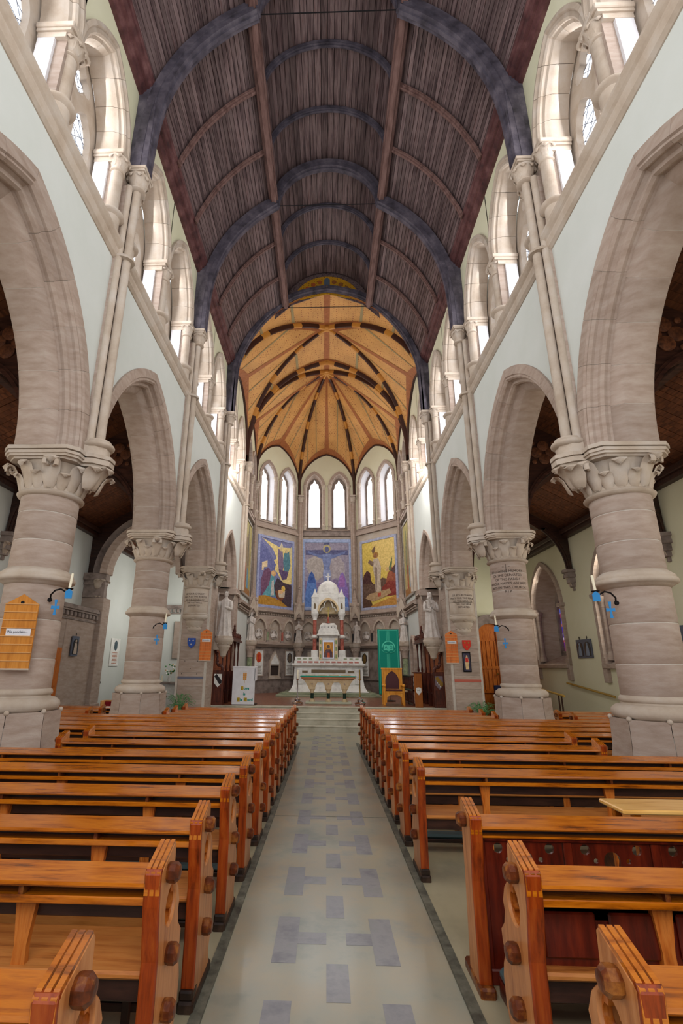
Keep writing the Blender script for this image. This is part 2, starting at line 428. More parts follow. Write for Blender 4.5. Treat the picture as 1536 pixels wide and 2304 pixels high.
COL_LABEL = {(-1, 2): 'thick stone column on the left holding the large oak hymn board', (1, 2): 'thick stone column on the right with a blue cross beside a leaning candle bracket',
             (-1, 3): 'second stone column on the left, in front of the pale stone arch and wall plaque', (1, 3): 'second stone column on the right with an incised inscription near its top',
             (-1, 1): 'nearest stone column on the left, beside the camera', (1, 1): 'nearest stone column on the right, beside the camera',
             (-1, 0): 'stone column on the left behind the camera', (1, 0): 'stone column on the right behind the camera'}
DRUM = None
def column(s, k):
    y = YC[k]; x = s*4.46
    e = empty('column', (x, y, 0), 0, COL_LABEL[s, k], 'column', 'stone columns of the nave arcades', 'thing')
    zf = FZ(y)
    core = MB().lathe([(.412, 1.3), (.412, 4.3)], 32).build('mortar_core', mortar, e, 50)
    for z0, z1 in ((1.42, 1.86), (1.87, 2.40), (2.41, 2.92), (3.13, 3.56), (3.57, 4.0), (4.01, 4.27)):
        MB().lathe([(.416, z0+.002), (.42, z0+.008), (.42, z1-.008), (.416, z1-.002)], 36).build('stone_drum', stone, e, 50)
    MB().lathe([(.42, 2.90), (.455, 2.93), (.50, 2.955), (.53, 2.97), (.54, 3.0), (.53, 3.03), (.505, 3.035), (.51, 3.06), (.50, 3.085), (.47, 3.11), (.425, 3.15)], 36).build('ring', stone_lt, e, 50)
    capital(e); shaft_bracket(e, s)
    MB().lathe([(.42, 1.46), (.445, 1.44), (.455, 1.41), (.45, 1.385), (.43, 1.37), (.435, 1.35), (.50, 1.335), (.56, 1.29), (.575, 1.24), (.56, 1.19), (.52, 1.16)], 36).build('base_moulding', stone_lt, e, 50)
    n = 8; prof = [(.56, 1.165), (.56, 1.0), (.57, .8), (.60, .62), (.66, .50), (.70, .42), (.70, zf+.1), (.74, zf+.09), (.74, zf)]
    sh = [(r/math.cos(PI/8), z) for r, z in prof]
    for i in range(8):
        a0 = 2*PI*i/8+PI/8; g = .006
        mb = MB(); rings = []
        for r, z in sh:
            rings.append([(r*math.cos(a0+g), r*math.sin(a0+g), z), (r*math.cos(a0+PI/4-g), r*math.sin(a0+PI/4-g), z), (r*.6*math.cos(a0+PI/8), r*.6*math.sin(a0+PI/8), z)])
        mb.loft(rings); mb.build('plinth_stone', stone, e)
    MB().lathe([(.60, .99), (.60, 0.3), (.62, zf)], 8, rot=PI/8).build('plinth_core', mortar, e)
    for i in range(8):     # little spurs under the torus
        a = 2*PI*i/8+PI/8
        MB().sphere((.59*math.cos(a), .59*math.sin(a), 1.17), .035, 8, 6, (1, 1, 1)).build('spur', stone_lt, e, 60) if s*math.cos(a) < .5 else None
    return e
COLS = {}
for s in (-1, 1):
    for k in (0, 1, 2, 3): COLS[s, k] = column(s, k)

# ---- arcade walls ----
def arch_pts(yc, Rr, c, z0, n=24):
    """pointed arch in (y,z): left foot to right foot"""
    t1 = math.acos(c/Rr)
    L = [(yc+c-Rr*math.cos(t1*i/n), z0+Rr*math.sin(t1*i/n)) for i in range(n+1)]
    return L+[(2*yc-y, z) for y, z in L[-2::-1]]
def wall_over(mb, pts, ztop, x0, x1, yl, yr, zb):
    """solid wall x0..x1 from yl..yr, over an arch opening given by pts, down to zb beside it"""
    P = [(yl, zb)]+[p for p in pts]+[(yr, zb)]
    P = [(yl, zb), (pts[0][0], zb)]+pts+[(pts[-1][0], zb), (yr, zb)]
    for (ya, za), (yb, zb_) in zip(P, P[1:]):
        if abs(yb-ya) < 1e-6:
            mb.add([(x0, ya, za), (x1, ya, za), (x1, yb, zb_), (x0, yb, zb_)], [(0, 1, 2, 3)]); continue
        mb.add([(x0, ya, za), (x0, yb, zb_), (x0, yb, ztop), (x0, ya, ztop), (x1, ya, za), (x1, yb, zb_), (x1, yb, ztop), (x1, ya, ztop)],
               [(0, 1, 2, 3), (7, 6, 5, 4), (0, 4, 5, 1), (3, 2, 6, 7)])
O1 = [(3.36, 3.955), (3.18, 3.955), (3.16, 3.985), (3.12, 3.975), (3.09, 4.02), (3.10, 4.07), (3.07, 4.12), (3.02, 4.13), (3.00, 4.18), (3.02, 4.24), (3.0, 4.30), (3.0, 4.80), (3.1, 4.98), (3.36, 5.03)]
O2 = [(3.02, 4.27), (2.985, 4.28), (2.88, 4.38), (2.86, 4.41), (2.86, 4.80), (2.9, 4.86), (3.02, 4.9)]
O1M = [(3.35, 3.963), (3.19, 3.963), (3.165, 3.993), (3.128, 3.985), (3.10, 4.022), (3.11, 4.07), (3.08, 4.127), (3.03, 4.14), (3.01, 4.18), (3.03, 4.24), (3.01, 4.31), (3.01, 4.79), (3.1, 4.97), (3.35, 5.02)]
def arch_ring(parent, s, yc, poly, n_half, z0=SPR, c=ARC_C, m=stone, off=0.0, mort=True, sub=5, name='voussoir'):
    rmid = sum(p[0] for p in poly)/len(poly)
    cx, cz = rmid, sum(p[1] for p in poly)/len(poly)
    t1 = math.acos(c/rmid)
    def ring(th, side, pl):
        out = []
        for r, x in pl:
            # keep apex mitre vertical
            yy = c-r*math.cos(th); zz = r*math.sin(th)
            if yy > 0: yy = 0; zz = math.sqrt(max(r*r-c*c, 0))
            if side > 0: yy = -yy
            out.append((s*x, yc+yy, z0+zz))
        return out
    tm = math.acos(c/max(p[0] for p in poly))
    for side in (-1, 1):
        for i in range(n_half):
            a, b = tm*i/n_half, tm*(i+1)/n_half
            g = .0035/rmid; a2 = a+(g if i else 0); b2 = b-g
            mb = MB().loft([ring(a2+(b2-a2)*k/sub, side, poly) for k in range(sub+1)])
            mb.build(name, m, parent, 35)
        if mort:
            pl = O1M if poly is O1 else [(cx+(r-cx)*.955, cz+(x-cz)*.97) for r, x in poly]
            MB().loft([ring(tm*k/24, side, pl) for k in range(25)]).build('mortar_joint', mortar, parent, 35)
WALL = {}
for s in (-1, 1):
    side = 'left' if s < 0 else 'right'
    mb = MB()
    for k in range(0, 4):
        yc = YC[k]+BAY/2
        wall_over(mb, arch_pts(yc, 3.33, ARC_C, SPR), STR+.1, W0, W1, YC[k], YC[k+1], SPR)
    # chancel bay: narrower, taller-looking arch
    ycD = YC[4]+2.62
    wall_over(mb, arch_pts(ycD, 2.35, .75, SPR), STR+.1, W0, W1, YC[4], YC[5], SPR)
    WALL[s] = tag(put(mb, s).build('wall_'+side, plaster), kind='structure')
    for k in range(0, 4):
        arch = tag(empty('arcade_arch', parent=None), kind='structure') if False else None
        yc = YC[k]+BAY/2
        a = empty('arch_outer_order', parent=WALL[s]); arch_ring(a, s, yc, O1, 6)
        b = empty('arch_inner_order', parent=WALL[s]); arch_ring(b, s, yc, O2, 6)
    # chancel bay arch, two thin orders
    D1 = [(2.36, 3.97), (2.24, 3.97), (2.17, 4.05), (2.17, 4.8), (2.36, 4.94)]
    D2 = [(2.20, 4.15), (2.05, 4.2), (1.95, 4.3), (1.95, 4.6), (2.2, 4.75)]
    a = empty('chancel_bay_arch', parent=WALL[s]); arch_ring(a, s, ycD, D1, 5, c=.75); arch_ring(a, s, ycD, D2, 5, c=.75)
    # string course
    st = MB(); P = [(3.98, 8.98), (3.93, 9.02), (3.90, 9.10), (3.905, 9.16), (3.87, 9.19), (3.83, 9.24), (3.83, 9.30), (3.86, 9.33), (4.1, 9.42), (4.1, 8.98)]
    for k in range(0, 5):
        ya, yb = YC[k]+.17, YC[k+1]-.17
        put(MB().loft([[(x, ya, z) for x, z in P], [(x, yb, z) for x, z in P]]), s).build('string_course', stone_lt, WALL[s])

# ---- wall shafts (clusters of three) up to the roof corbels ----
def shaft_cluster(parent, s, y, z0, z1):
    for dx, dy, r in ((.19, 0, .078), (.09, .125, .062), (.09, -.125, .062)):
        MB().lathe([(r, z0), (r, z1)], 14, (s*(W0-dx), y+dy)).build('shaft', stone_lt, parent, 50)
    MB().box(s*(W0-.10), s*(W0+.05), y-.17, y+.17, z0, z1).build('shaft_backing', stone, parent)
    MB().lathe([(.27, 9.02), (.275, 9.05), (.25, 9.09)], 16, (s*3.93, y), sx=1, sy=.7).build('shaft_band', stone_lt, parent, 50)
def small_capital(parent, x, y, z0, z1, r, hx, hy, name='capital'):
    """z0 neck, z1 top of abacus"""
    mb = MB(); h = z1-z0
    mb.lathe([(r, z0), (r+.03, z0+.02), (r+.03, z0+.04), (r+.005, z0+.06), (r+.02, z0+h*.4), (r+.06, z0+h*.62), (r+.09, z0+h*.7)], 16, (x, y))
    c = mb.build(name, stone_lt, parent, 50)
    for k in range(8):
        a = 2*PI*(k+.5)/8
        l = link('leaf', LEAF, c); l.location = (x+(r-.02)*math.cos(a), y+(r-.02)*math.sin(a), z0+.06); l.rotation_euler.z = a; l.scale = (.55, .75, h*1.55)
    mb = MB()
    for a, b, e in ((.70, .78, -.05), (.78, .86, -.02), (.86, 1, 0)):
        mb.box(x-hx-e, x+hx+e, y-hy-e, y+hy+e, z0+h*a, z0+h*b, .01)
    mb.build('abacus', stone_lt, c)
    return c
CAPZ = 11.22
SHB = {}
for s in (-1, 1):
    for k in range(1, 6):
        y = YC[k]
        g = empty('wall_shafts', (0, 0, 0), 0, None, None, None, None, WALL[s])
        shaft_cluster(g, s, y, 5.2 if k < 4 else 5.0, 10.75)
        small_capital(g, s*3.80, y, 10.72, CAPZ, .13, .2, .22)

# ---- clerestory ----
CA, CR, CC = .87, 1.728, .858
def cler_pier(parent, s, y, hw, junction):
    # white jamb panels with stone corner, abacus band
    mb = MB().box(4.20, 4.47, y-hw, y+hw, 9.35, 10.95); put(mb, s).build('jamb_panel', plaster_w, parent)
    put(MB().box(4.03, 4.21, y-hw+.05, y+hw-.05, 9.3, 10.95), s).build('jamb_stone', stone, parent)
    put(MB().box(4.03, 4.48, y-hw-.005, y+hw+.005, 10.95, 11.08).box(3.95, 4.49, y-hw-.03, y+hw+.03, 11.06, 11.12).box(3.90, 4.50, y-hw-.06, y+hw+.06, 11.12, 11.22, .015), s).build('impost', stone_lt, parent)
    ys = [y-hw+.13, y+hw-.13] if junction else [y]
    for yy in ys:
        c = empty('colonnette', parent=parent)
        r = .115
        x = s*4.06
        MB().lathe([(r, 9.85), (r, 10.78)], 20, (x, yy)).build('shaft', stone_lt, c, 50)
        MB().lathe([(.17, 9.3), (.17, 9.68), (.2, 9.7), (.235, 9.72), (.245, 9.745), (.235, 9.77), (.19, 9.785), (.17, 9.79), (.175, 9.81), (.15, 9.84), (r, 9.87)], 20, (x, yy)).build('base', stone_lt, c, 50)
        small_capital(c, x, yy, 10.76, CAPZ, r, .17, .17)
def tracery(parent, s, yc, hw=CA, z0=9.45, big=True):
    """stone window tracery plate with two lancets and a quatrefoil, leaded glass behind"""
    zs = 11.15
    outer = [(-hw-.1, z0-.1)]+[(u*(hw+.1)/hw, v+zs) for u, v in parch(hw, 1.55, 12)]+[(hw+.1, z0-.1)]
    lw = .335*hw/.87
    def lanc(cx): return [(cx-lw, z0+.1)]+[(cx+u, v+zs-.1) for u, v in parch(lw, .55, 7)]+[(cx+lw, z0+.1)]
    q = hw/.87
    holes = [lanc(-.40*q), lanc(.40*q), quatre(0, 12.05, .36)]
    Mx = frameM((s*4.60, yc, 0), (0, 1, 0), (0, 0, 1))
    me = curve_mesh('tracery', [outer]+holes, .14, Mx, stone_lt); link('tracery', me, parent)
    MB().box(s*4.66, s*4.67, yc-hw, yc+hw, z0, 12.72).build('pane', glass, parent)
    ld = MB()
    for i in range(-9, 26):
        for sg in (-1, 1):
            za = z0+i*.2
            pts = []
            y0_, y1_ = -hw, hw
            z_a, z_b = za, za+sg*1.1*(y1_-y0_)
            # clip
            n = 14
            for j in range(n):
                t = j/(n-1); yy = y0_+(y1_-y0_)*t; zz = z_a+(z_b-z_a)*t
                if z0 < zz < 12.7: pts.append((s*4.655, yc+yy, zz))
            if len(pts) > 1 and (i % 2 == 0):
                ld.tube([pts[0], pts[-1]], .006, 4)
    for zz in [z0+.25*q for q in range(1, 13)]: ld.tube([(s*4.65, yc-hw, zz), (s*4.65, yc+hw, zz)], .006, 4)
    tag(ld.build('lead_bars', lead, parent), kind='stuff')
Hd = [(2.00, 3.93), (1.93, 3.92), (1.90, 3.96), (1.84, 3.965), (1.81, 4.0), (1.815, 4.05), (1.77, 4.08), (1.75, 4.14), (1.728, 4.18), (1.728, 4.5), (2.00, 4.5)]
widx = 0
MID = {0: YC[0]+BAY/2, 1: 5.12, 2: YC[2]+BAY/2-.05, 3: YC[3]+BAY/2, 4: YC[4]+BAY/2}
for s in (-1, 1):
    mb = MB(); wk = []
    for k in range(0, 5):
        for ya, yb, yl, yr in ((YC[k]+.5, MID[k]-.22, YC[k], MID[k]), (MID[k]+.22, YC[k+1]-.5, MID[k], YC[k+1])):
            yc = (ya+yb)/2; hw = (yb-ya)/2; wk.append((yc, hw))
            wall_over(mb, arch_pts(yc, 1.10+hw, CC, CAPZ, 12), 14.3 if k < 4 else 14.6, W0, 4.5, yl, yr, CAPZ)
    put(mb, s).build('clerestory_spandrels', plaster_y, WALL[s])
    put(MB().box(4.70, 4.80, YC[0], YC[5], 9.0, 14.6), s).build('outer_wall', plaster_w, WALL[s])
    for k in range(0, 5): cler_pier(WALL[s], s, MID[k], .22, False)
    for k in range(0, 6): cler_pier(WALL[s], s, YC[k], .5, True)
    for yc, hw in wk:
        g = empty('clerestory_arch', parent=WALL[s])
        arch_ring(g, s, yc, [(r+hw-.87, x) for r, x in Hd], 4, z0=CAPZ, c=CC, m=stone_lt, mort=False, sub=4)
        widx += 1
        wn = tag(empty('window_%d' % widx), kind='structure'); tracery(wn, s, yc, hw)
        put(MB().box(3.99, 4.62, yc-hw-.05, yc+hw+.05, 9.2, 9.42), s).build('window_sill', stone_lt, wn)
    # cornice under the roof
    P = [(4.02, 13.30), (3.92, 13.32), (3.90, 13.38), (3.86, 13.40), (3.85, 13.46), (3.80, 13.47), (3.79, 13.53), (3.74, 13.56), (3.73, 13.64), (3.70, 13.66), (3.70, 13.72), (4.02, 13.80)]
    for k in range(0, 4):
        put(MB().loft([[(x, YC[k]+.14, z) for x, z in P], [(x, YC[k+1]-.14, z) for x, z in P]]), s).build('cornice', roofred, WALL[s])

# ---- timber roof ----
def catmull(P, n=6):
    out = []
    for i in range(len(P)-1):
        p0 = P[max(i-1, 0)]; p1 = P[i]; p2 = P[i+1]; p3 = P[min(i+2, len(P)-1)]
        for k in range(n):
            t = k/n
            out.append(tuple(.5*((2*p1[j])+(-p0[j]+p2[j])*t+(2*p0[j]-5*p1[j]+4*p2[j]-p3[j])*t*t+(-p0[j]+3*p1[j]-3*p2[j]+p3[j])*t**3) for j in (0, 1)))
    out.append(P[-1]); return out
RIBP = [(3.62, CAPZ), (3.60, 12.0), (3.55, 12.8), (3.36, 13.75), (2.92, 14.72), (2.28, 15.5), (1.62, 16.02)]
rib_side = catmull(RIBP, 5)
SURF = [(3.74, 13.68), (3.60, 14.1), (3.16, 14.98), (2.5, 15.8), (1.82, 16.34)]
surf_side = catmull(SURF, 8)
ceil_root = tag(empty('ceiling'), kind='structure')
def arclen(P):
    L = [0]
    for a, b in zip(P, P[1:]): L.append(L[-1]+math.dist(a, b))
    return L
def at_len(P, L, d):
    for i in range(len(L)-1):
        if d <= L[i+1]+1e-9:
            t = (d-L[i])/(L[i+1]-L[i]); return (P[i][0]+(P[i+1][0]-P[i][0])*t, P[i][1]+(P[i+1][1]-P[i][1])*t)
    return P[-1]
def boards(P, n, s, y0, y1, m, parent, name='board', inward=None, gap=.008):
    L = arclen(P)
    for i in range(n):
        a = at_len(P, L, L[-1]*i/n); b = at_len(P, L, L[-1]*(i+1)/n)
        d = Vector((b[0]-a[0], b[1]-a[1])); nrm = Vector((d.y, -d.x)).normalized()
        if nrm.dot(Vector((0-a[0], 14.0-a[1]))) < 0: nrm = -nrm
        d.normalize(); lift = random.uniform(0, .008)
        a2 = Vector(a)+d*gap; b2 = Vector(b)-d*gap
        q = [a2+nrm*lift, b2+nrm*lift, b2-nrm*.03, a2-nrm*.03]
        mb = MB().loft([[(s*p.x, y0, p.y) for p in q], [(s*p.x, y1, p.y) for p in q]])
        mb.build(name, m, parent)
barrel = [(1.80*math.sin(t), 16.28+1.72*math.cos(t)) for t in [PI/2-PI*i/36 for i in range(37)]]
for s in (-1, 1): boards(surf_side, 26, s, -2.6, 17.2, roofwood, ceil_root)
boards(barrel, 30, 1, -2.6, 17.2, roofwood, ceil_root)
# backing above the boards keeps the joints dark
bk = MB()
for s in (-1, 1):
    q = [(x*1.02+.03, z+.06) for x, z in surf_side]; bk.loft([[(s*x, -2.6, z) for x, z in q], [(s*x, 17.3, z) for x, z in q]], closed=False, caps=False)
q = [(x*1.04, 16.28+(z-16.28)*1.04) for x, z in barrel]; bk.loft([[(x, -2.6, z) for x, z in q], [(x, 17.3, z) for x, z in q]], closed=False, caps=False)
bk.build('roof_backing', iron, ceil_root)
def rib_from(path, inner, outer, y, hw, s, mb, step=None):
    """rib along 2D path (x,z): solid from path to path offset outward"""
    n = len(path); cs = [(0, -hw), (.0, -hw*.35), (-.035, -hw*.3), (-.035, hw*.3), (.0, hw*.35), (0, hw), (outer*.45, hw), (outer*.45, hw*1.25), (outer, hw*1.25), (outer, -hw*1.25), (outer*.45, -hw*1.25), (outer*.45, -hw)]
    rings = []
    for i, p in enumerate(path):
        a = path[max(i-1, 0)]; b = path[min(i+1, n-1)]
        t = Vector((b[0]-a[0], b[1]-a[1])).normalized(); nr = Vector((t.y, -t.x))
        if nr.dot(Vector((p[0], p[1]-13.5))) < 0: nr = -nr
        rings.append([(s*(p[0]+nr.x*d), y+w, p[1]+nr.y*d) for d, w in cs])
    return mb.loft(rings)
inner_arc = [(1.58*math.cos(t), 16.02+1.62*math.sin(t)) for t in [PI*i/32 for i in range(33)]]
ribm_sets = []
for k in (1, 2, 3, 4):
    y = YC[k]
    g = empty('main_rib', parent=ceil_root)
    for s in (-1, 1):
        if k < 4:
            rib_from(rib_side, 0, .30, y, .13, s, MB()).build('rib_leg', roofrib, g, 40)
            MB().box(s*3.62, s*4.0, y-.15, y+.15, CAPZ, 13.7, .01).build('wall_post', roofrib, g)
    if k < 4:
        rib_from(inner_arc, 0, .24, y, .13, 1, MB()).build('crown_arch', roofrib, g, 40)
        MB().tube([(-1.62, y, 16.06), (1.62, y, 16.06)], .014, 6).build('tie_rod', iron, g)
minor_side = [(x-(.10), z-.10) for x, z in surf_side]
minor_arc = [(1.68*math.cos(t), 16.2+1.68*math.sin(t)) for t in [PI*i/28 for i in range(29)]]
for k in (0, 1, 2, 3):
    for j in (1, 2):
        y = YC[k]+BAY*j/3
        g = empty('minor_rib', parent=ceil_root)
        for s in (-1, 1): rib_from(surf_side, 0, .04, y, .07, s, MB()).xf(Matrix.Translation((-s*.07, 0, -.07))).build('rib_leg', purlin, g, 40)
        rib_from(minor_arc, 0, .1, y, .065, 1, MB()).build('crown_arch', roofrib, g, 40)
for s in (-1, 1):
    MB().box(s*1.60, s*1.88, -2.6, 17.1, 16.14, 16.30, .02).box(s*1.64, s*1.80, -2.6, 17.1, 16.04, 16.16, .015).build('purlin', purlin, ceil_root)
# chancel arch rib and gilded lunette
CHA = catmull([(3.66, CAPZ), (3.62, 12.6), (3.52, 13.6), (3.08, 14.75), (2.4, 15.75), (1.5, 16.55), (0.72, 16.86), (0, 17.0)], 5)
CHA = CHA[:-1]+[(0, 17.0)]
g = empty('chancel_arch_rib', parent=ceil_root)
for s in (-1, 1):
    rib_from(CHA, 0, .17, YC[4]-.02, .15, s, MB()).build('rib_leg', roofrib, g, 40)
    MB().box(s*3.66, s*4.0, YC[4]-.17, YC[4]+.17, CAPZ, 14, .01).build('wall_post', roofrib, g)
MB().tube([(-1.9, YC[4], 16.2), (1.9, YC[4], 16.2)], .014, 6).build('tie_rod', iron, g)
def gold_pattern(name, c1, c2, c3, sc, streak=True):
    m, nt, b = nodes(name); L = nt.links
    tc = N(nt, 'ShaderNodeNewGeometry')
    vo = N(nt, 'ShaderNodeTexVoronoi'); vo.inputs['Scale'].default_value = sc; vo.inputs['Randomness'].default_value = .25
    nz = N(nt, 'ShaderNodeTexNoise'); nz.inputs['Scale'].default_value = 1.3
    L.new(tc.outputs['Position'], vo.inputs['Vector']); L.new(tc.outputs['Position'], nz.inputs['Vector'])
    a = ramp(nt, vo.outputs['Distance'], [(0.12, srgb(*c2)), (0.28, srgb(*c1)), (0.6, srgb(*c1)), (.8, srgb(*c3))])
    mx = N(nt, 'ShaderNodeMix', data_type='RGBA'); mx.blend_type = 'MULTIPLY'; mx.inputs[0].default_value = .5
    rr = ramp(nt, nz.outputs['Fac'], [(0.3, (.72, .66, .6, 1)), (0.7, (1.15, 1.1, 1.05, 1))])
    L.new(a, mx.inputs[6]); L.new(rr, mx.inputs[7]); L.new(mx.outputs[2], b.inputs['Base Color'])
    b.inputs['Roughness'].default_value = .55; MATS[name] = m; return m
gilt = gold_pattern('gilded_vault', (206, 154, 90), (150, 84, 48), (180, 122, 66), 7)
gilt2 = gold_pattern('gilded_lunette', (196, 144, 30), (110, 60, 30), (150, 110, 60), 9)
lun = [(1.45*math.cos(t), 16.4+1.42*math.sin(t)) for t in [.12+(PI-.24)*i/20 for i in range(21)]]+[(-1.44, 16.55), (0, 16.9), (1.44, 16.55)]
me = curve_mesh('gilded_lunette', [lun], .02, frameM((0, YC[4]+.05, 0), (1, 0, 0), (0, 0, 1)), gilt2); link('gilded_lunette', me, ceil_root)
fill = [(2.2, 15.7), (2.0, 17.5)]+[(1.95*math.cos(t), 16.25+1.85*math.sin(t)) for t in [.5+(PI-1)*i/16 for i in range(17)]]+[(-2.0, 17.5), (-2.2, 15.7), (-1.5, 16.4), (0, 17.0), (1.5, 16.4)]
me = curve_mesh('gable_boarding', [fill], .03, frameM((0, YC[4]+.1, 0), (1, 0, 0), (0, 0, 1)), roofwood); link('gable_boarding', me, ceil_root)
for i in range(9):      # painted scroll figures on the lunette
    a = .5+(PI-1)*i/8; x = 1.15*math.cos(a); z = 16.42+1.12*math.sin(a)
    mb = MB()
    if i != 4: mb.lathe([(.07, 0), (.10, .006), (.07, .012)], 14)
    else: mb.prism([(-.12, -.2), (.12, -.2), (.12, .1), (0, .2), (-.12, .1)], 0, .012, lambda u, v, w_: (u, v, w_))
    mb.xf(frameM((x, YC[4]+.03, z), (1, 0, 0), (0, 0, 1))).build('painted_scroll', plain('lunette_scroll_%d' % i, (120+8*i, 84, 40) if i != 4 else (84, 96, 110), .6), ceil_root)

# ---- chancel vault and apse ----
AP = [(3.97, YC[4]), (3.97, YC[5]), (3.97, 25.35), (1.66, 27.78)]
BOSS = [(0, 19.67, 17.1), (0, 23.3, 17.1)]
SPZ = 11.3
def ribcurve(A, Bp, n=16, th=R(80), z0=SPZ, stilt=.6):
    """from wall point A(x,y) at z0 to Bp(x,y,z)"""
    out = [Vector((A[0], A[1], z0))]
    H = Bp[2]-z0-stilt
    for i in range(n+1):
        t = th*i/n; h = (1-math.cos(t))/(1-math.cos(th)); v = math.sin(t)/math.sin(th)
        out.append(Vector((A[0]+(Bp[0]-A[0])*h, A[1]+(Bp[1]-A[1])*h, z0+stilt+H*v)))
    return out
def web(mb, F, Rb, n=10):
    """ruled surface between curves F and Rb with equal counts"""
    rings = [[f+(r-f)*j/n for j in range(n+1)] for f, r in zip(F, Rb)]
    vs = [tuple(p) for r in rings for p in r]; m = n+1; fs = []
    for i in range(len(rings)-1):
        for j in range(n): fs.append((i*m+j, i*m+j+1, (i+1)*m+j+1, (i+1)*m+j))
    mb.add(vs, fs)
def lift(P, s): return [Vector((s*p.x, p.y, p.z)) for p in P]
vault = MB(); FM = 14.25      # formeret apex height
ribs = []
T0 = ribcurve((3.97, YC[4]), (0, YC[4], 17.0)); T1 = ribcurve((3.97, YC[5]), (0, YC[5], 16.9))
for s in (-1, 1):
    sg = lambda P: lift(P, s)
    A, B_, C_, D_ = AP
    # chancel bay
    r1 = ribcurve(A, BOSS[0]); r2 = ribcurve(B_, BOSS[0])
    M0 = (3.97, (A[1]+B_[1])/2, FM)
    f1 = ribcurve(A, M0); f2 = ribcurve(B_, M0)
    for a, b in ((f1, r1), (f2, r2), (T0, r1), (T1, r2)): web(vault, sg(a), sg(b))
    # between second transverse and apse boss
    r3 = ribcurve(B_, BOSS[1]); r4 = ribcurve(C_, BOSS[1]); r5 = ribcurve(D_, BOSS[1])
    M1 = (3.97, (B_[1]+C_[1])/2, FM-.1); g1 = ribcurve(B_, M1); g2 = ribcurve(C_, M1)
    web(vault, sg(T1), sg(r3)); web(vault, sg(g1), sg(r3)); web(vault, sg(g2), sg(r4))
    M2 = ((C_[0]+D_[0])/2, (C_[1]+D_[1])/2, FM-.05); h1 = ribcurve(C_, M2); h2 = ribcurve(D_, M2)
    web(vault, sg(h1), sg(r4)); web(vault, sg(h2), sg(r5))
    M3 = (0, D_[1], FM-.1); k1 = ribcurve(D_, M3); web(vault, sg(k1), sg(r5))
    ribs += [('diagonal_rib', sg(p)) for p in (r1, r2, r3, r4, r5)]+[('transverse_rib', sg(T1))]
    ribs += [('wall_rib', sg(p)) for p in (f1, f2, g1, g2, h1, h2, k1)]
vault_o = tag(vault.xf(Matrix.Translation((0, 0, .05))).build('ceiling_chancel', gilt, None, 60), kind='structure')
vrib = plain('vault_rib_dark', (58, 30, 22), .5); vgold = plain('vault_rib_gilt', (188, 128, 54), .45); vred = mat('vault_border_red', [(144, 84, 46), (170, 104, 60)], .6, 8)
vgrey = plain('vault_stencil_grey', (150, 132, 92), .6)
def rib3(P, hw, dep, m, name, parent, seg=None):
    rings = []
    for i, p in enumerate(P):
        t = (P[min(i+1, len(P)-1)]-P[max(i-1, 0)]).normalized()
        # inward normal: towards vault centre axis, perpendicular to t
        c = Vector((0, min(max(p.y, 19), 23.3), 12.5)); n = (c-p); n = (n-t*n.dot(t)).normalized(); sd = t.cross(n)
        rings.append([p-n*.06-sd*hw, p-n*.06+sd*hw, p+n*dep*.6+sd*hw, p+n*dep+sd*hw*.45, p+n*dep-sd*hw*.45, p+n*dep*.6-sd*hw])
    if seg is None: MB().loft(rings).build(name, m, parent, 40)
    else:
        n = len(rings)-1; edges = [0]+[int(round(n*q)) for q in (.28, .34, .52, .58, .76, .82, .95)]+[n]
        for i in range(len(edges)-1):
            if edges[i+1] > edges[i]:
                MB().loft(rings[edges[i]:edges[i+1]+1]).build(name, m if i % 2 == 0 else vgold, parent, 40)
for nm, P in ribs:
    Q = []
    for a, b in zip(P, P[1:]): Q += [a, a.lerp(b, .5)]
    Q.append(P[-1])
    if nm == 'wall_rib': rib3(Q, .05, .07, vrib, nm, vault_o)
    else:
        g = empty(nm, parent=vault_o); rib3(Q, .085, .15, vrib, 'rib_section', g, seg=1)
for b in BOSS:
    MB().lathe([(.10, -.16), (.17, -.15), (.19, -.1), (.17, -.05), (.12, .06)], 16).lathe([(.10, -.16), (.06, -.19), (.02, -.18)], 12).xf(Matrix.Translation(b)).build('roof_boss', vgold, vault_o, 40)
# painted bands on the webs: borders beside ribs and stencilled rings, as thin strips 1.5 cm under the web
def strip(P, Q, t0, t1, m, name, d=.025):
    """strip between curves P,Q (same count) at lerp t0..t1"""
    rings = []
    for p, q in zip(P, Q):
        a = p.lerp(q, t0); b = p.lerp(q, t1); rings.append([a, b])
    c = Vector((0, 21.5, 12.5)); vs = []; fs = []
    for r in rings:
        for p in r: vs.append(tuple(p+(c-p).normalized()*d+Vector((0, 0, .05))))
    for i in range(len(rings)-1): fs.append((2*i, 2*i+1, 2*i+3, 2*i+2))
    MB().add(vs, fs).build(name, m, vault_o)
def ring_strip(F, Rb, i, m, w=.45):
    k = 10; a = [F[i].lerp(Rb[i], j/k) for j in range(k+1)]; j2 = F[i].lerp(F[i+1], w); b0 = [F[i].lerp(F[i+1], w).lerp(Rb[i].lerp(Rb[i+1], w), j/k) for j in range(k+1)]
    c = Vector((0, 21.5, 12.5)); vs = []; fs = []
    for p, q in zip(a, b0):
        for x in (p, q): vs.append(tuple(x+(c-x).normalized()*.02+Vector((0, 0, .05))))
    for i in range(k): fs.append((2*i, 2*i+1, 2*i+3, 2*i+2))
    MB().add(vs, fs).build('stencil_band', m, vault_o)
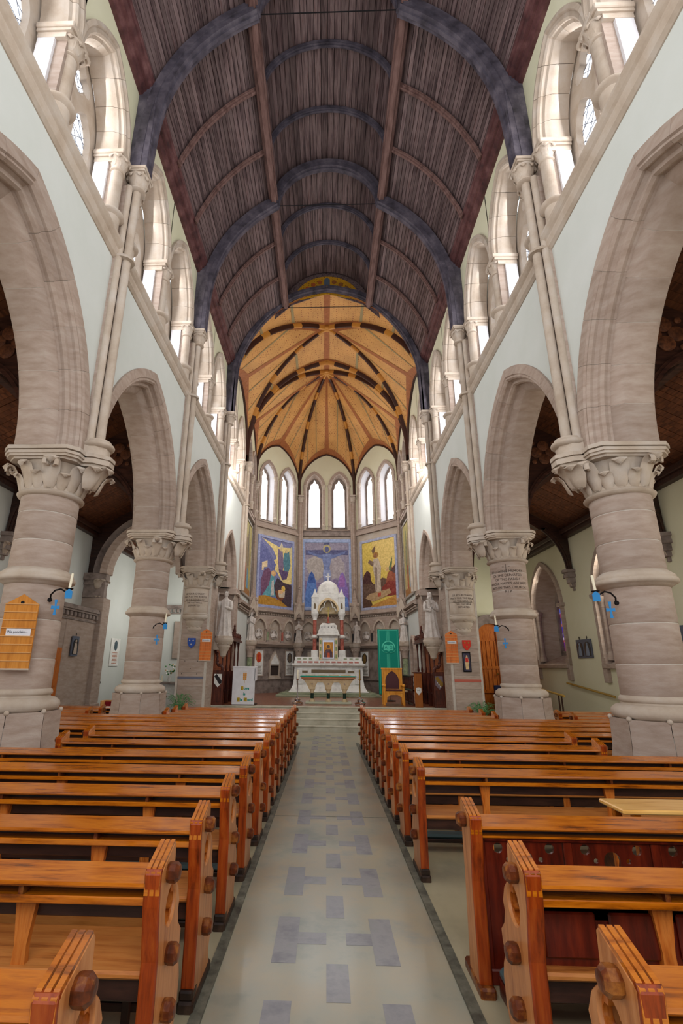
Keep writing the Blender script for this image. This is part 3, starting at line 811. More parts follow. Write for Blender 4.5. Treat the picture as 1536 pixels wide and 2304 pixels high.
for s in (-1, 1):
    sg = lambda P: lift(P, s)
    A, B_, C_, D_ = AP
    r1, r2, r3, r4, r5 = [sg(ribcurve(p, q)) for p, q in ((A, BOSS[0]), (B_, BOSS[0]), (B_, BOSS[1]), (C_, BOSS[1]), (D_, BOSS[1]))]
    M0 = (3.97, (A[1]+B_[1])/2, FM); M1 = (3.97, (B_[1]+C_[1])/2, FM-.1); M2 = ((C_[0]+D_[0])/2, (C_[1]+D_[1])/2, FM-.05); M3 = (0, D_[1], FM-.1)
    F = {}
    for nm, p, q in (('f1', A, M0), ('f2', B_, M0), ('g1', B_, M1), ('g2', C_, M1), ('h1', C_, M2), ('h2', D_, M2), ('k1', D_, M3)): F[nm] = sg(ribcurve(p, q))
    pairs = [(F['f1'], r1), (F['f2'], r2), (F['g1'], r3), (F['g2'], r4), (F['h1'], r4), (F['h2'], r5), (F['k1'], r5), (sg(T0), r1), (sg(T1), r2), (sg(T1), r3)]
    for a, b in pairs:
        strip(a, b, .90, 1, vred, 'painted_border'); strip(a, b, 0, .09, vred, 'painted_border')
        # ridge band
        e = [a[-1].lerp(b[-1], j/8) for j in range(9)]; e2 = [a[-2].lerp(b[-2], j/8) for j in range(9)]
        e2 = [p+(q-p)*min(1, .14/max((q-p).length, .01)) for p, q in zip(e, e2)]
        strip(e, e2, 0, 1, vred, 'ridge_band', .022)
        for i in (5, 9, 13): ring_strip(a, b, i, vgrey, .3)

# ---- walls of the chancel and apse ----
WE = tag(empty('wall_apse'), kind='structure')
def face_frame(P, Q):
    """local frame of a wall face from P to Q (plan points), u along, v up, w inward"""
    P, Q = Vector((P[0], P[1], 0)), Vector((Q[0], Q[1], 0)); U = (Q-P).normalized(); mid = (P+Q)/2
    Wd = Vector((-U.y, U.x, 0)); inn = Vector((0, 22, 0))-mid
    if Wd.dot(inn) < 0: Wd = -Wd
    return P, U, Wd, (Q-P).length
class Face:
    def __init__(s, P, Q):
        s.P, s.U, s.W, s.L = face_frame(P, Q)
    def pt(s, u, v, w=0): p = s.P+s.U*u+s.W*w; return (p.x, p.y, v)
    def M(s, u=0, v=0, w=0):
        o = s.P+s.U*u+s.W*w; return frameM((o.x, o.y, v), s.U, (0, 0, 1), s.W)
    def box(s, mb, u0, u1, v0, v1, w0, w1):
        vs = [s.pt(u, v, w) for w in (w0, w1) for v in (v0, v1) for u in (u0, u1)]
        return mb.add(vs, [(0, 2, 3, 1), (4, 5, 7, 6), (0, 1, 5, 4), (2, 6, 7, 3), (0, 4, 6, 2), (1, 3, 7, 5)])
    def prism(s, mb, poly, w0, w1): return mb.prism(poly, w0, w1, lambda u, v, w: s.pt(u, v, w))
# faces left to right as seen: E-left side bay, 45-left, centre, 45-right, E-right
FACES = [Face((-3.99, YC[5]), (-3.97, 25.35)), Face((-3.97, 25.35), (-1.66, 27.78)), Face((-1.66, 27.78), (1.66, 27.78)), Face((1.66, 27.78), (3.97, 25.35)), Face((3.97, 25.35), (3.99, YC[5]))]
CF = .489   # chancel floor level
def apse_windows(f, i):
    g = empty('window_%d' % (21+i)); tag(g, kind='structure')
    L = f.L; hw = .40; cs = (L/2-.74, L/2+.74)
    zb, zs = 9.62, 12.0
    # wall plate with two arched openings, under the vault arch
    outer = [(0, 9.0), (0, 12.3)]+[(L/2+u, SPZ+.9+v) for u, v in parch(L/2, FM-SPZ-.9+.1, 10)]+[(L, 12.3), (L, 9.0)]
    def op(c, a, h, z0): return [(c-a, z0)]+[(c+u, zs+v) for u, v in parch(a, h, 8)]+[(c+a, z0)]
    me = curve_mesh('spandrel', [outer]+[op(c, .60, .95, 9.35) for c in cs], .2, f.M(0, 0, -.08), plaster_y); link('spandrel', me, WE)
    for c in cs:
        me = curve_mesh('window_surround', [op(c, .66, 1.05, 9.32), op(c, .50, .86, 9.4)], .14, f.M(0, 0, .02), stone); link('window_surround', me, g)
        # splayed reveal
        a = op(c, .56, .92, 9.5); b = op(c, .44, .76, 9.6); mb = MB()
        mb.loft([[f.pt(u, v, -.1) for u, v in a], [f.pt(u, v, -.42) for u, v in b]], closed=True, caps=False); mb.build('reveal', plaster_w if i in (1, 3) else stone, g)
        lan = op(c, .38, .72, 9.62)
        frm = [(c-.5, 9.4), (c-.5, 13.2), (c+.5, 13.2), (c+.5, 9.4)]
        cus = [(c-.33, 9.66), (c-.33, 12.0), (c-.24, 12.12), (c-.25, 12.24), (c-.2, 12.38), (c-.1, 12.42), (c, 12.66), (c+.1, 12.42), (c+.2, 12.38), (c+.25, 12.24), (c+.24, 12.12), (c+.33, 12.0), (c+.33, 9.66)]
        me = curve_mesh('tracery', [frm, cus], .06, f.M(0, 0, -.44), stone_dk); link('tracery', me, g)
        mb = MB(); f.box(mb, c-.5, c+.5, 9.4, 13, -.52, -.50); mb.build('pane', glass_b, g)
        for d in (-.56, .56):
            cc = empty('colonnette', parent=WE)
            p = f.pt(c+d, 0, .04)
            MB().lathe([(.06, 9.72), (.06, 11.85)], 12, p[:2]).build('shaft', stone_lt, cc, 50)
            MB().lathe([(.1, 9.35), (.1, 9.55), (.13, 9.58), (.13, 9.62), (.1, 9.65), (.07, 9.72)], 12, p[:2]).build('base', stone_lt, cc, 50)
            MB().lathe([(.06, 11.82), (.08, 11.85), (.07, 11.88), (.12, 12.02), (.14, 12.04), (.14, 12.12)], 12, p[:2]).build('capital', stone_lt, cc, 50)
    mb = MB(); f.prism(mb, [(0, 9.0), (L, 9.0), (L, 9.38), (0, 9.38)], -.02, .03); f.box(mb, 0, L, 8.98, 9.12, 0, .14); f.box(mb, 0, L, 9.12, 9.2, 0, .09); mb.build('string_course', stone_dk if i == 2 else stone, WE)
    mb = MB(); f.box(mb, 0, L, CF, 14.6, -.62, -.56); mb.build('outer_wall', stone_dk, WE)
glass_b = glass_mat('bright_apse_glass', (1, 1, 1), 7.0)
for i in (1, 2, 3): apse_windows(FACES[i], i)
# side bay above the chancel-side paintings: wall with two arches like the clerestory
for i in (0, 4):
    f = FACES[i]; s = -1 if i == 0 else 1; L = f.L
    me = curve_mesh('spandrel', [[(0, 9.0), (0, 12.3)]+[(L/2+u, SPZ+.9+v) for u, v in parch(L/2, FM-SPZ-.9, 8)]+[(L, 12.3), (L, 9.0)]]+[[(c-.6, 9.3)]+[(c+u, 11.9+v) for u, v in parch(.6, .9, 6)]+[(c+.6, 9.3)] for c in (L/2-.76, L/2+.76)], .1, f.M(0, 0, -.05), plaster_y); link('spandrel', me, WE)
    for c in (L/2-.76, L/2+.76):
        me = curve_mesh('window_surround', [[(c-.7, 9.25)]+[(c+u, 11.9+v) for u, v in parch(.7, 1.05, 6)]+[(c+.7, 9.25)], [(c-.55, 9.35)]+[(c+u, 11.9+v) for u, v in parch(.55, .85, 6)]+[(c+.55, 9.35)]], .16, f.M(0, 0, .03), stone); link('window_surround', me, WE)
        mb = MB(); f.box(mb, c-.6, c+.6, 9.3, 12.8, -.5, -.48); mb.build('blind_back', plaster_w, WE)
    for c in (.12, L/2, L-.12):
        cc = empty('colonnette', parent=WE); p = f.pt(c, 0, .1)
        MB().lathe([(.09, 9.8), (.09, 10.75)], 14, p[:2]).build('shaft', stone_lt, cc, 50)
        MB().lathe([(.13, 9.35), (.13, 9.65), (.18, 9.7), (.18, 9.76), (.12, 9.8), (.09, 9.85)], 14, p[:2]).build('base', stone_lt, cc, 50)
        small_capital(cc, p[0], p[1], 10.72, CAPZ, .09, .14, .14)
        mb = MB(); f.box(mb, c-.14, c+.14, 11.2, 12.2, -.3, .08); mb.build('pier', plaster_w, cc)
    mb = MB(); f.box(mb, 0, L, 8.98, 9.14, 0, .14); f.box(mb, 0, L, 9.14, 9.36, -.1, .08); mb.build('string_course', stone, WE)
    mb = MB(); f.box(mb, 0, L, CF, 9.0, -.3, -.02); mb.build('side_wall', plaster, WE)
    mb = MB(); f.box(mb, -.2, L+.2, 9.0, 14.6, -.66, -.6); mb.build('outer_wall', stone_dk, WE)
# corner shafts of the apse
for x, y in ((3.93, 25.33), (1.63, 27.70)):
    for s in (-1, 1):
        g = empty('corner_shafts', parent=WE)
        for dx, dy, r in ((0, 0, .085), (.11, .05, .055), (-.07, -.09, .055) if x > 3 else (-.12, .01, .055)):
            MB().lathe([(r, 4.9), (r, 11.2)], 12, (s*(x+dx-.08), y+dy-.06)).build('shaft', stone, g, 50)
        small_capital(g, s*(x-.1), y-.08, 11.0, 11.45, .11, .16, .16)
# ================= AISLES =================
for s in (-1, 1):
    side = 'aisle_left' if s < 0 else 'aisle_right'
    wm = plaster_y if s > 0 else plaster
    wcs = [19.65, 14.72, 9.8, 4.9, -.0] if s > 0 else [14.1, 9.8, 4.9, 0]
    zsill = 1.95
    outer = [(-3, -.3), (-3, 6.6), (22.2, 6.6), (22.2, -.3)]
    hw = 1.28
    def wopen(c, a=hw, z0=zsill, h=1.75): return [(c-a, z0)]+[(c+u, 3.95+v) for u, v in parch(a, h, 10)]+[(c+a, z0)]
    holes = [wopen(c) for c in wcs]
    Mx = frameM((s*8.56, 0, 0), (0, 1, 0), (0, 0, 1))
    me = curve_mesh('wall_'+side, [outer]+holes, .1, Mx, wm)
    wa = tag(link('wall_'+side, me), kind='structure')
    for c in wcs:
        widx += 1
        g = tag(empty('window_%d' % (30+widx)), kind='structure')
        me = curve_mesh('window_surround', [wopen(c, hw+.13, zsill-.05, 1.9), wopen(c, hw-.02, zsill, 1.72)], .1, frameM((s*8.47, 0, 0), (0, 1, 0), (0, 0, 1)), stone); link('window_surround', me, g)
        mb = MB(); a = wopen(c, hw); b = wopen(c, hw-.45, zsill+.35, 1.2)
        mb.loft([[(s*8.5, u, v) for u, v in a], [(s*9.25, u, v) for u, v in b]], caps=False); mb.build('splayed_reveal', stone, g)
        me = curve_mesh('tracery', [wopen(c, hw+.3, zsill-.1, 2.0), wopen(c-.42, .3, zsill+.5, .45), wopen(c+.42, .3, zsill+.5, .45), circ(c, 4.62, .24)], .1, frameM((s*9.25, 0, 0), (0, 1, 0), (0, 0, 1)), stone_dk); link('tracery', me, g)
        MB().box(s*9.3, s*9.31, c-1, c+1, zsill, 5.6).build('stained_glass', None, g).data.materials.append(bpy.data.materials.get('stained_glass') or gold_pattern('tmp_', (1, 1, 1), (1, 1, 1), (1, 1, 1), 4))
        mb = MB(); mb.box(s*8.36, s*8.6, c-hw-.06, c+hw+.06, zsill-.14, zsill, .01)
        for d in (-1, 1): mb.box(s*8.40, s*8.6, c+d*(hw+.0)-.12, c+d*(hw)+.12, zsill-.55, zsill+.18, .01)
        mb.build('window_sill', stone, g)
        for d in (-1, 1):
            cc = empty('colonnette', parent=g)
            p = (s*8.62, c+d*(hw-.12))
            MB().lathe([(.085, 2.3), (.085, 3.65)], 14, p).build('shaft', stone, cc, 50)
            MB().lathe([(.15, 2.05), (.15, 2.15), (.13, 2.2), (.1, 2.25), (.085, 2.32)], 14, p).build('base', stone, cc, 50)
            MB().lathe([(.085, 3.62), (.11, 3.65), (.09, 3.69), (.13, 3.85), (.17, 3.9), (.17, 3.97)], 14, p).build('capital', stone, cc, 50)
            MB().box(s*8.38, s*8.62, c+d*hw-.2, c+d*hw+.2, 3.95, 4.07, .01).build('impost', stone, cc)
    # lean-to roof: boards running up the slope
    rf = tag(empty('ceiling_'+side), kind='structure')
    n = 0; y = -2.6
    while y < 22.1:
        wd = .17
        lf_ = random.uniform(0, .012)
        mb = MB().add([(s*8.62, y+.005, 6.42-lf_), (s*4.9, y+.005, 8.5-lf_), (s*4.9, y+wd-.005, 8.5-lf_), (s*8.62, y+wd-.005, 6.42-lf_), (s*8.62, y+.005, 6.45), (s*4.9, y+.005, 8.53), (s*4.9, y+wd-.005, 8.53), (s*8.62, y+wd-.005, 6.45)],
                      [(0, 1, 2, 3), (7, 6, 5, 4), (0, 4, 5, 1), (1, 5, 6, 2), (2, 6, 7, 3), (3, 7, 4, 0)])
        mb.build('board', aisleroof, rf); y += wd
    MB().add([(s*8.62, -2.6, 6.46), (s*4.9, -2.6, 8.54), (s*4.9, 22.2, 8.54), (s*8.62, 22.2, 6.46)], [(0, 1, 2, 3)]).build('roof_backing', iron, rf)
    MB().box(s*8.2, s*8.55, -2.6, 22.1, 6.32, 6.48, .02).box(s*8.3, s*8.55, -2.6, 22.1, 6.2, 6.34, .02).build('eaves_plate', wood_dk, rf)
    MB().box(s*6.6, s*6.8, -2.6, 22.1, 7.3, 7.45, .02).build('purlin', wood_dk, rf)
    for k in (1, 2, 3, 4) if s > 0 else (1, 2, 3):
        y = YC[k]+.08
        t = empty('aisle_truss', parent=rf)
        arc = [(8.36, 5.05), (8.30, 5.5), (8.1, 6.0), (7.7, 6.5), (7.1, 6.92), (6.4, 7.05), (5.8, 6.85), (5.35, 6.4), (5.08, 5.8), (4.98, 5.15)]
        arc = catmull(arc, 4)
        top = [(4.9, 5.15), (4.9, 8.46), (8.5, 6.44), (8.5, 5.05)]
        me = curve_mesh('truss_spandrel', [[(x, z) for x, z in arc]+top], .1, frameM((0, y, 0), (1, 0, 0), (0, 0, 1)), wood_dk)
        if s < 0: me.transform(Matrix.Scale(-1, 4, (1, 0, 0)))
        link('truss_spandrel', me, t)
        rib_from(arc, 0, .12, y, .09, s, MB()).build('curved_brace', wood_dk, t, 40)
        for dx, dz, r in ((0, .19, .15), (0, -.19, .15), (.2, 0, .15), (-.2, 0, .15), (.27, .27, .06), (-.27, .27, .06), (.27, -.27, .06), (-.27, -.27, .06), (.62, .05, .1), (-.5, .3, .1)):
            MB().lathe([(r, 0), (r, .02), (r-.015, .03)], 20).xf(frameM((s*(5.75+dx), y-.06, 7.3+dz), (1, 0, 0), (0, 0, 1))).build('pierced_roundel', aisleroof, t, 40)
        # corbel
        if not (s < 0 and k == 4):
            cb = MB()
            for z0, z1, h in ((4.98, 5.08, .24), (4.9, 4.98, .2), (4.8, 4.9, .22), (4.62, 4.8, .16), (4.48, 4.62, .11), (4.36, 4.48, .06)):
                cb.prism([(8.54, -h), (8.54-h*1.3, -h*.8), (8.54-h*1.5, 0), (8.54-h*1.3, h*.8), (8.54, h)], z0, z1, lambda u, v, w: (s*u, y+v, w))
            cbo = cb.build('corbel', stone_dk, t)
            for a in (-.7, 0, .7):
                l = link('leaf', LEAF, cbo); l.location = (s*(8.5-.08), y+.1*a, 4.5); l.rotation_euler.z = (PI if s > 0 else 0)+a; l.scale = (.8, .8, 1)
# stained glass colours
def stained():
    m, nt, b = nodes('stained_glass'); L = nt.links
    g = N(nt, 'ShaderNodeNewGeometry'); vo = N(nt, 'ShaderNodeTexVoronoi'); vo.inputs['Scale'].default_value = 7
    L.new(g.outputs['Position'], vo.inputs['Vector'])
    sx = N(nt, 'ShaderNodeSeparateColor'); L.new(vo.outputs['Color'], sx.inputs[0])
    c = ramp(nt, sx.outputs[0], [(0.0, srgb(60, 50, 170)), (.25, srgb(150, 40, 40)), (.45, srgb(70, 90, 200)), (.6, srgb(210, 190, 200)), (.75, srgb(170, 60, 50)), (1, srgb(90, 60, 150))])
    L.new(c, b.inputs['Base Color']); L.new(c, b.inputs['Emission Color']); b.inputs['Emission Strength'].default_value = .7
    return m
sgm = stained()
for o in bpy.data.objects:
    if o.name.startswith('stained_glass'): o.data.materials.clear(); o.data.materials.append(sgm)

# ---- left aisle: arch to the side chapel, respond, stone porch ----
RS = empty('respond_pier', (0, 0, 0)); tag(RS, kind='structure')
MB().box(-8.55, -7.75, 16.95, 17.55, -.2, 4.0, .02).build('pier_block', stone, RS)
MB().box(-8.55, -7.70, 16.9, 17.6, -.2, .55, .03).build('pier_base', stone, RS)
cb = MB()
for z0, z1, h in ((4.6, 4.84, .40), (4.45, 4.6, .33), (4.2, 4.45, .28), (4.0, 4.2, .30), (3.85, 4.0, .2), (3.7, 3.85, .22), (3.55, 3.7, .14)):
    cb.prism([(-8.5, -h), (-8.0-h*.6, -h), (-7.9+h*.25, -h*.4), (-7.9+h*.25, h*.4), (-8.0-h*.6, h), (-8.5, h)], z0, z1, lambda u, v, w: (u, 17.2+v, w))
cbo = cb.build('capital', stone_dk, RS)
for k in range(5):
    a = -1.2+.6*k; l = link('leaf', LEAF, cbo); l.location = (-8.1+.12*math.cos(a), 17.2+.25*math.sin(a), 4.3); l.rotation_euler.z = a; l.scale = (1, 1.1, 1)
    l = link('leaf', LEAF, cbo); l.location = (-8.1+.06*math.cos(a), 17.2+.15*math.sin(a), 3.8); l.rotation_euler.z = a; l.scale = (.7, .8, .8)
TA = empty('transverse_arch'); tag(TA, kind='structure')
# transverse arch from the respond to the chancel pier, in the x-z plane
def xarch(mb, xc, Rr, c, z0, dep0, dep1, y0, y1, n=20):
    t1 = math.acos(c/Rr)
    def P(r, i, sd):
        th = t1*i/n; yy = min(c-r*math.cos(th), 0); zz = r*math.sin(th) if yy < 0 else math.sqrt(max(r*r-c*c, 0))
        return (xc+(yy if sd < 0 else -yy), z0+zz)
    for sd in (-1, 1):
        rings = []
        for i in range(n+1):
            a = P(Rr-dep0, i, sd); b = P(Rr+dep1, i, sd)
            rings.append([(a[0], y0+.12, a[1]), (a[0], y1-.12, a[1]), (b[0], y1, b[1]), (b[0], y0, b[1])])
        mb.loft(rings)
    return mb
xarch(MB(), -6.55, 2.0, .6, 4.84, .18, .02, 16.85, 17.6).build('arch_inner_order', stone, TA, 40)
xarch(MB(), -6.55, 2.25, .6, 4.84, .20, .06, 16.95, 17.5).build('arch_outer_order', stone_dk, TA, 40)
# plaster above the arch
mb = MB(); t1 = math.acos(.6/2.3); pts = []
for i in range(17): pts.append((-6.55+min(.6-2.3*math.cos(t1*i/16), 0), 4.84+2.3*math.sin(t1*i/16)))
pts += [(-13.1-x, z) for x, z in pts[-2::-1]]
me = curve_mesh('arch_spandrel', [[(-8.55, 4.84)]+pts+[(-4.9, 4.84), (-4.9, 8.5), (-8.55, 6.5)]], .3, frameM((0, 17.25, 0), (1, 0, 0), (0, 0, 1)), wood_dk); link('arch_spandrel', me, TA)
# porch block
PB = empty('stone_porch'); tag(PB, kind='structure')
MB().box(-8.55, -7.92, 12.9, 15.2, -.2, 3.35).build('porch_wall', stone, PB)
MB().box(-8.55, -7.9, 15.0, 16.95, -.2, 3.35, .015).build('porch_pier', stone, PB)
mb = MB()
for z0, z1, h in ((3.1, 3.16, .03), (3.36, 3.42, .06), (3.42, 3.5, .1), (3.5, 3.56, .07)): mb.box(-8.55, -7.9+h, 12.9-h, 16.95, z0, z1, .006)
mb.build('cornice', stone_dk, PB)
for i in range(16): MB().box(-7.88, -7.80, 13.0+i*.25, 13.13+i*.25, 3.2, 3.34, .02).build('carved_block', stone_dk, PB)
dr = tag(empty('door_1'), kind='structure')
MB().box(-7.935, -7.885, 13.3, 14.95, -.1, 2.25, .01).build('leaf_panel', None, dr).data.materials.append(wood_v)
for z0, z1 in ((.2, 1.0), (1.15, 2.1)):
    for y0 in (13.45, 14.0, 14.5): MB().box(-7.89, -7.865, y0, y0+.35, z0, z1, .012).build('door_panel', wood_v, dr)
# left chapel east wall and band
CW = tag(MB().box(-8.6, -4.2, 22.1, 22.3, -.2, 9).build('wall_chapel_left', plaster), kind='structure')
mb = MB()
for z0, z1, h in ((3.95, 4.0, .05), (4.18, 4.25, .1), (4.25, 4.32, .14)): mb.box(-8.5, -4.9, 22.1-h, 22.1, z0, z1, .005)
mb.build('band', stone_dk, CW)
for i in range(20): MB().box(-8.3+i*.18, -8.2+i*.18, 22.0, 22.1, 4.02, 4.17, .02).build('carved_block', stone_dk, CW)
me = curve_mesh('chapel_arch', [[(-2.0, 0)]+parch(2.0, 2.2, 12)[1:-1]+[(2.0, 0), (1.75, 0)]+parch(1.75, 1.9, 12)[-2:0:-1]+[(-1.75, 0)]], .12, frameM((-6.4, 22.05, 4.35), (1, 0, 0), (0, 0, 1)), stone); link('chapel_arch', me, CW)
tag(MB().box(-8.6, 8.6, 16.8, 22.2, -.4, -.175).build('floor_side_chapels', carpet), kind='structure')

# ---- right aisle east end: wall, doorway with carved hood, raised lobby ----
EW = tag(MB().box(4.95, 8.6, 22.1, 22.3, -.2, 9).build('wall_aisle_east', plaster_y), kind='structure')
da = [(6.35, -.2), (6.35, 3.0)]+[(7.25+u, 3.0+v) for u, v in parch(.9, .55, 8)][1:-1]+[(8.15, 3.0), (8.15, -.2)]
db = [(6.15, -.2), (6.15, 3.2)]+[(7.25+u, 3.2+v) for u, v in parch(1.1, .75, 8)][1:-1]+[(8.35, 3.2), (8.35, -.2)]
me = curve_mesh('door_surround', [db, da], .3, frameM((0, 22.0, 0), (1, 0, 0), (0, 0, 1)), stone_dk); link('door_surround', me, EW)
d2 = tag(empty('door_2'), kind='structure')
me = curve_mesh('door_leaf', [da], .06, frameM((0, 22.04, 0), (1, 0, 0), (0, 0, 1)), wood_v); link('door_leaf', me, d2)
for i in range(10): MB().box(6.40+i*.175, 6.55+i*.175, 21.98, 22.01, .9, 2.9, .01).build('plank', wood_v, d2)
MB().box(6.36, 8.14, 21.95, 21.99, 1.75, 1.87, .01).box(6.36, 8.14, 21.95, 21.99, .8, .92, .01).build('rail', wood_v, d2)
MB().box(7.2, 7.3, 21.93, 21.99, .8, 3.3, .01).build('meeting_stile', wood_v, d2)
MB().sphere((7.1, 21.9, 1.55), .045).sphere((7.4, 21.9, 1.55), .045).build('door_knob', gold, d2, 60)
lb = tag(MB().box(7.15, 7.85, 20.6, 20.66, .0, 1.15, .01).box(7.15, 7.21, 20.6, 21.8, 0, 1.15).box(7.1, 7.9, 20.5, 20.7, 1.15, 1.2, .01).build('lobby_screen', wood_v), 'low varnished wood screen before the arched door of the right aisle', 'screen')
tag(MB().box(6.5, 7.1, 20.62, 20.68, -.1, 1.15, .02).build('cloth_panel', plain('navy_cloth', (38, 42, 70), .9)), 'dark navy cloth panel standing beside the low wood screen', 'panel')
wp = tag(MB().box(6.12, 6.36, 21.80, 21.86, 1.93, 3.5, .01).build('tablet', stone_lt), 'tall narrow white stone tablet at the left of the arched aisle door', 'tablet')
tag(MB().box(5.6, 5.9, 22.04, 22.1, 2.05, 3.55, .008).build('wall_tablet', stone_lt), 'pale inscribed tablet on the right aisle wall beside the chancel pier', 'tablet')

# ================= PIERS OF THE CHANCEL ARCH =================
def chancel_pier(s):
    y = YC[4]; nm = 'left' if s < 0 else 'right'
    e = empty('chancel_pier', (s*4.46, y, 0), 0, None, None, None, 'structure')
    # square core built of courses
    z = -.18; i = 0
    H = [.5, .42, .40, .42, .40, .42, .40, .42, .40, .42, .40]
    for h in H:
        if z > 4.6: break
        z1 = min(z+h, 4.78)
        MB().prism([(-.5, -.36), (-.40, -.46), (.40, -.46), (.5, -.36), (.5, .5), (-.5, .5)], z+.003, z1-.003, lambda u, v, w: (u, v, w)).build('stone_course', stone, e)
        z = z1
    MB().box(-.49, .49, -.44, .49, -.18, 4.78).build('pier_core', mortar, e)
    # engaged drum on a carved corbel
    for z0, z1 in ((3.46, 3.84), (3.85, 4.28)): MB().lathe([(.426, z0+.002), (.43, z0+.008), (.43, z1-.008), (.426, z1-.002)], 32, (0, -.3)).build('stone_drum', stone_lt, e, 50)
    MB().lathe([(.02, 2.62), (.1, 2.64), (.13, 2.70), (.15, 2.72), (.13, 2.76), (.2, 2.85), (.27, 2.9), (.29, 2.98), (.27, 3.02), (.34, 3.12), (.36, 3.18), (.34, 3.2), (.40, 3.26), (.46, 3.30), (.47, 3.36), (.44, 3.4), (.46, 3.42), (.43, 3.46)], 28, (0, -.3)).build('corbel', stone_lt, e, 50)
    cl = empty('corbel_leaves', parent=e)
    for k in range(7):
        a = -PI/2+(k-3)*.5
        l = link('leaf', LEAF, cl); l.location = (.12*math.cos(a), -.3+.12*math.sin(a), 2.78); l.rotation_euler.z = a; l.scale = (.8, .9, .8)
        if k % 2: l = link('leaf', LEAF, cl); l.location = (.28*math.cos(a), -.3+.28*math.sin(a), 3.08); l.rotation_euler.z = a; l.scale = (.6, .9, .6)
    cp = empty('capital_group', (0, -.3, 0), parent=e); capital(cp, h=.56)
    ab = MB()
    for za, zb, q in ((0, .05, -.03), (.05, .14, .0), (.14, .2, .03)):
        ab.prism([(-.62-q, -.3), (-.62-q, .55), (.62+q, .55), (.62+q, -.3)], 4.8+za, 4.8+zb, lambda u, v, w: (u, v, w))
    ab.build('abacus', stone_lt, e)
    shaft_bracket(e, s)
    me = text_mesh('OF YOUR CHARITY\nPRAY FOR THE REPOSE\nOF THE SOULS OF\nTHE FAITHFUL\nDEPARTED', .085, .002, None, plain('incised_letters', (96, 82, 74), .9))
    # wrap the inscription round the drum
    for v in me.vertices:
        a = -PI/2+v.co.x/.433; r = .434+v.co.z; zz = 3.88+v.co.y
        v.co = (r*math.cos(a), -.3+r*math.sin(a), zz)
    link('inscription', me, e)
    m = shield_b if s < 0 else shield_r
    sh = [(-.13, .14), (.13, .14), (.13, -.02), (.08, -.12), (0, -.18), (-.08, -.12), (-.13, -.02)]
    so = MB().prism(sh, 0, .05, lambda u, v, w: (u, v, w)).xf(frameM((0, -.62, 2.50), (1, 0, 0), (0, 0, 1), (0, -1, 0))).build('painted_shield', m, e)
    for dx, dz in ((-.06, .06), (.06, .06), (0, -.06)): MB().lathe([(.03, 0), (.028, .01)], 6).xf(frameM((dx, -.67, 2.50+dz), (1, 0, 0), (0, 0, 1), (0, -1, 0))).build('charge', gold if s > 0 else silver, so)
    MB().box(-.42, .42, -.468, -.45, 1.36, 1.44).build('painted_band', plain('band_'+nm, (104, 104, 120) if s < 0 else (176, 92, 76), .7), e)
    for dx, dz in ((-.22, 1.92), (.2, 1.92), (-.02, 1.68), (-.3, 1.52), (.2, 1.52)):
        if s < 0: MB().lathe([(.012, 0), (.012, .01)], 8).xf(frameM((dx, -.46, dz), (1, 0, 0), (0, 0, 1), (0, -1, 0))).build('old_fixing_hole', iron, e)
    return e
PIER = {s: chancel_pier(s) for s in (-1, 1)}
# second piers at the apse side of the chancel bay: shafted responds
for s in (-1, 1):
    e = empty('chancel_respond', (0, 0, 0)); tag(e, kind='structure')
    MB().box(s*3.98, s*4.95, 21.35, 22.1, CF-.6, 4.75, .02).build('pier_block', stone, e)
    MB().box(s*3.9, s*4.95, 21.2, 22.15, 4.7, 4.98, .02).build('impost', stone, e)
    for d in (0, .16): MB().lathe([(.08, 1.0), (.08, 3.55)], 14, (s*4.02, 21.45+d*2)).build('shaft', stone, e, 50)
    for k in range(3):
        l = link('leaf', LEAF, e); l.location = (s*4.05, 21.3+.2*k, 4.45); l.rotation_euler.z = PI if s > 0 else 0; l.scale = (.9, 1, 1)
    MB().box(s*4.0, s*4.9, 17.7, 17.95, CF-.6, 4.8).build('pier_return', stone_lt, e)
    # low wall / back of the bay
    MB().box(s*4.92, s*4.98, 17.9, 21.4, CF-.6, 5).build('bay_screen', stone_dk if s < 0 else stone_dk, e)

# ================= CHANCEL FLOOR =================
stepm = mat('step_stone', [(150, 144, 126), (178, 172, 154), (190, 186, 170)], .55, 2.5)
parq = mat('chancel_parquet', [(96, 52, 34), (138, 82, 56), (156, 100, 72)], .3, 3, (8, 1, 1), coat=.3)
CFo = tag(MB().box(-4.95, 4.95, 17.8, 28.2, CF-.6, CF).build('floor_chancel', parq), kind='structure')
zt = [0.0, .172, .33, CF]; yt = [16.8, 17.15, 17.48, 17.78]
for i in range(4):
    MB().box(-4.0, 4.0, yt[i], (yt[i+1] if i < 3 else 18.15), -.3, zt[i]-.03).box(-4.0, 4.0, yt[i]-.03, (yt[i+1] if i < 3 else 18.15), zt[i]-.03, zt[i]+.001*(i == 3), .008).build('step', stepm, CFo)
for i in range(13):
    MB().box(-4.9+i*.75, -4.9+i*.75+.74, 18.2, 28.1, CF, CF+.002).build('floor_panel', parq, CFo)

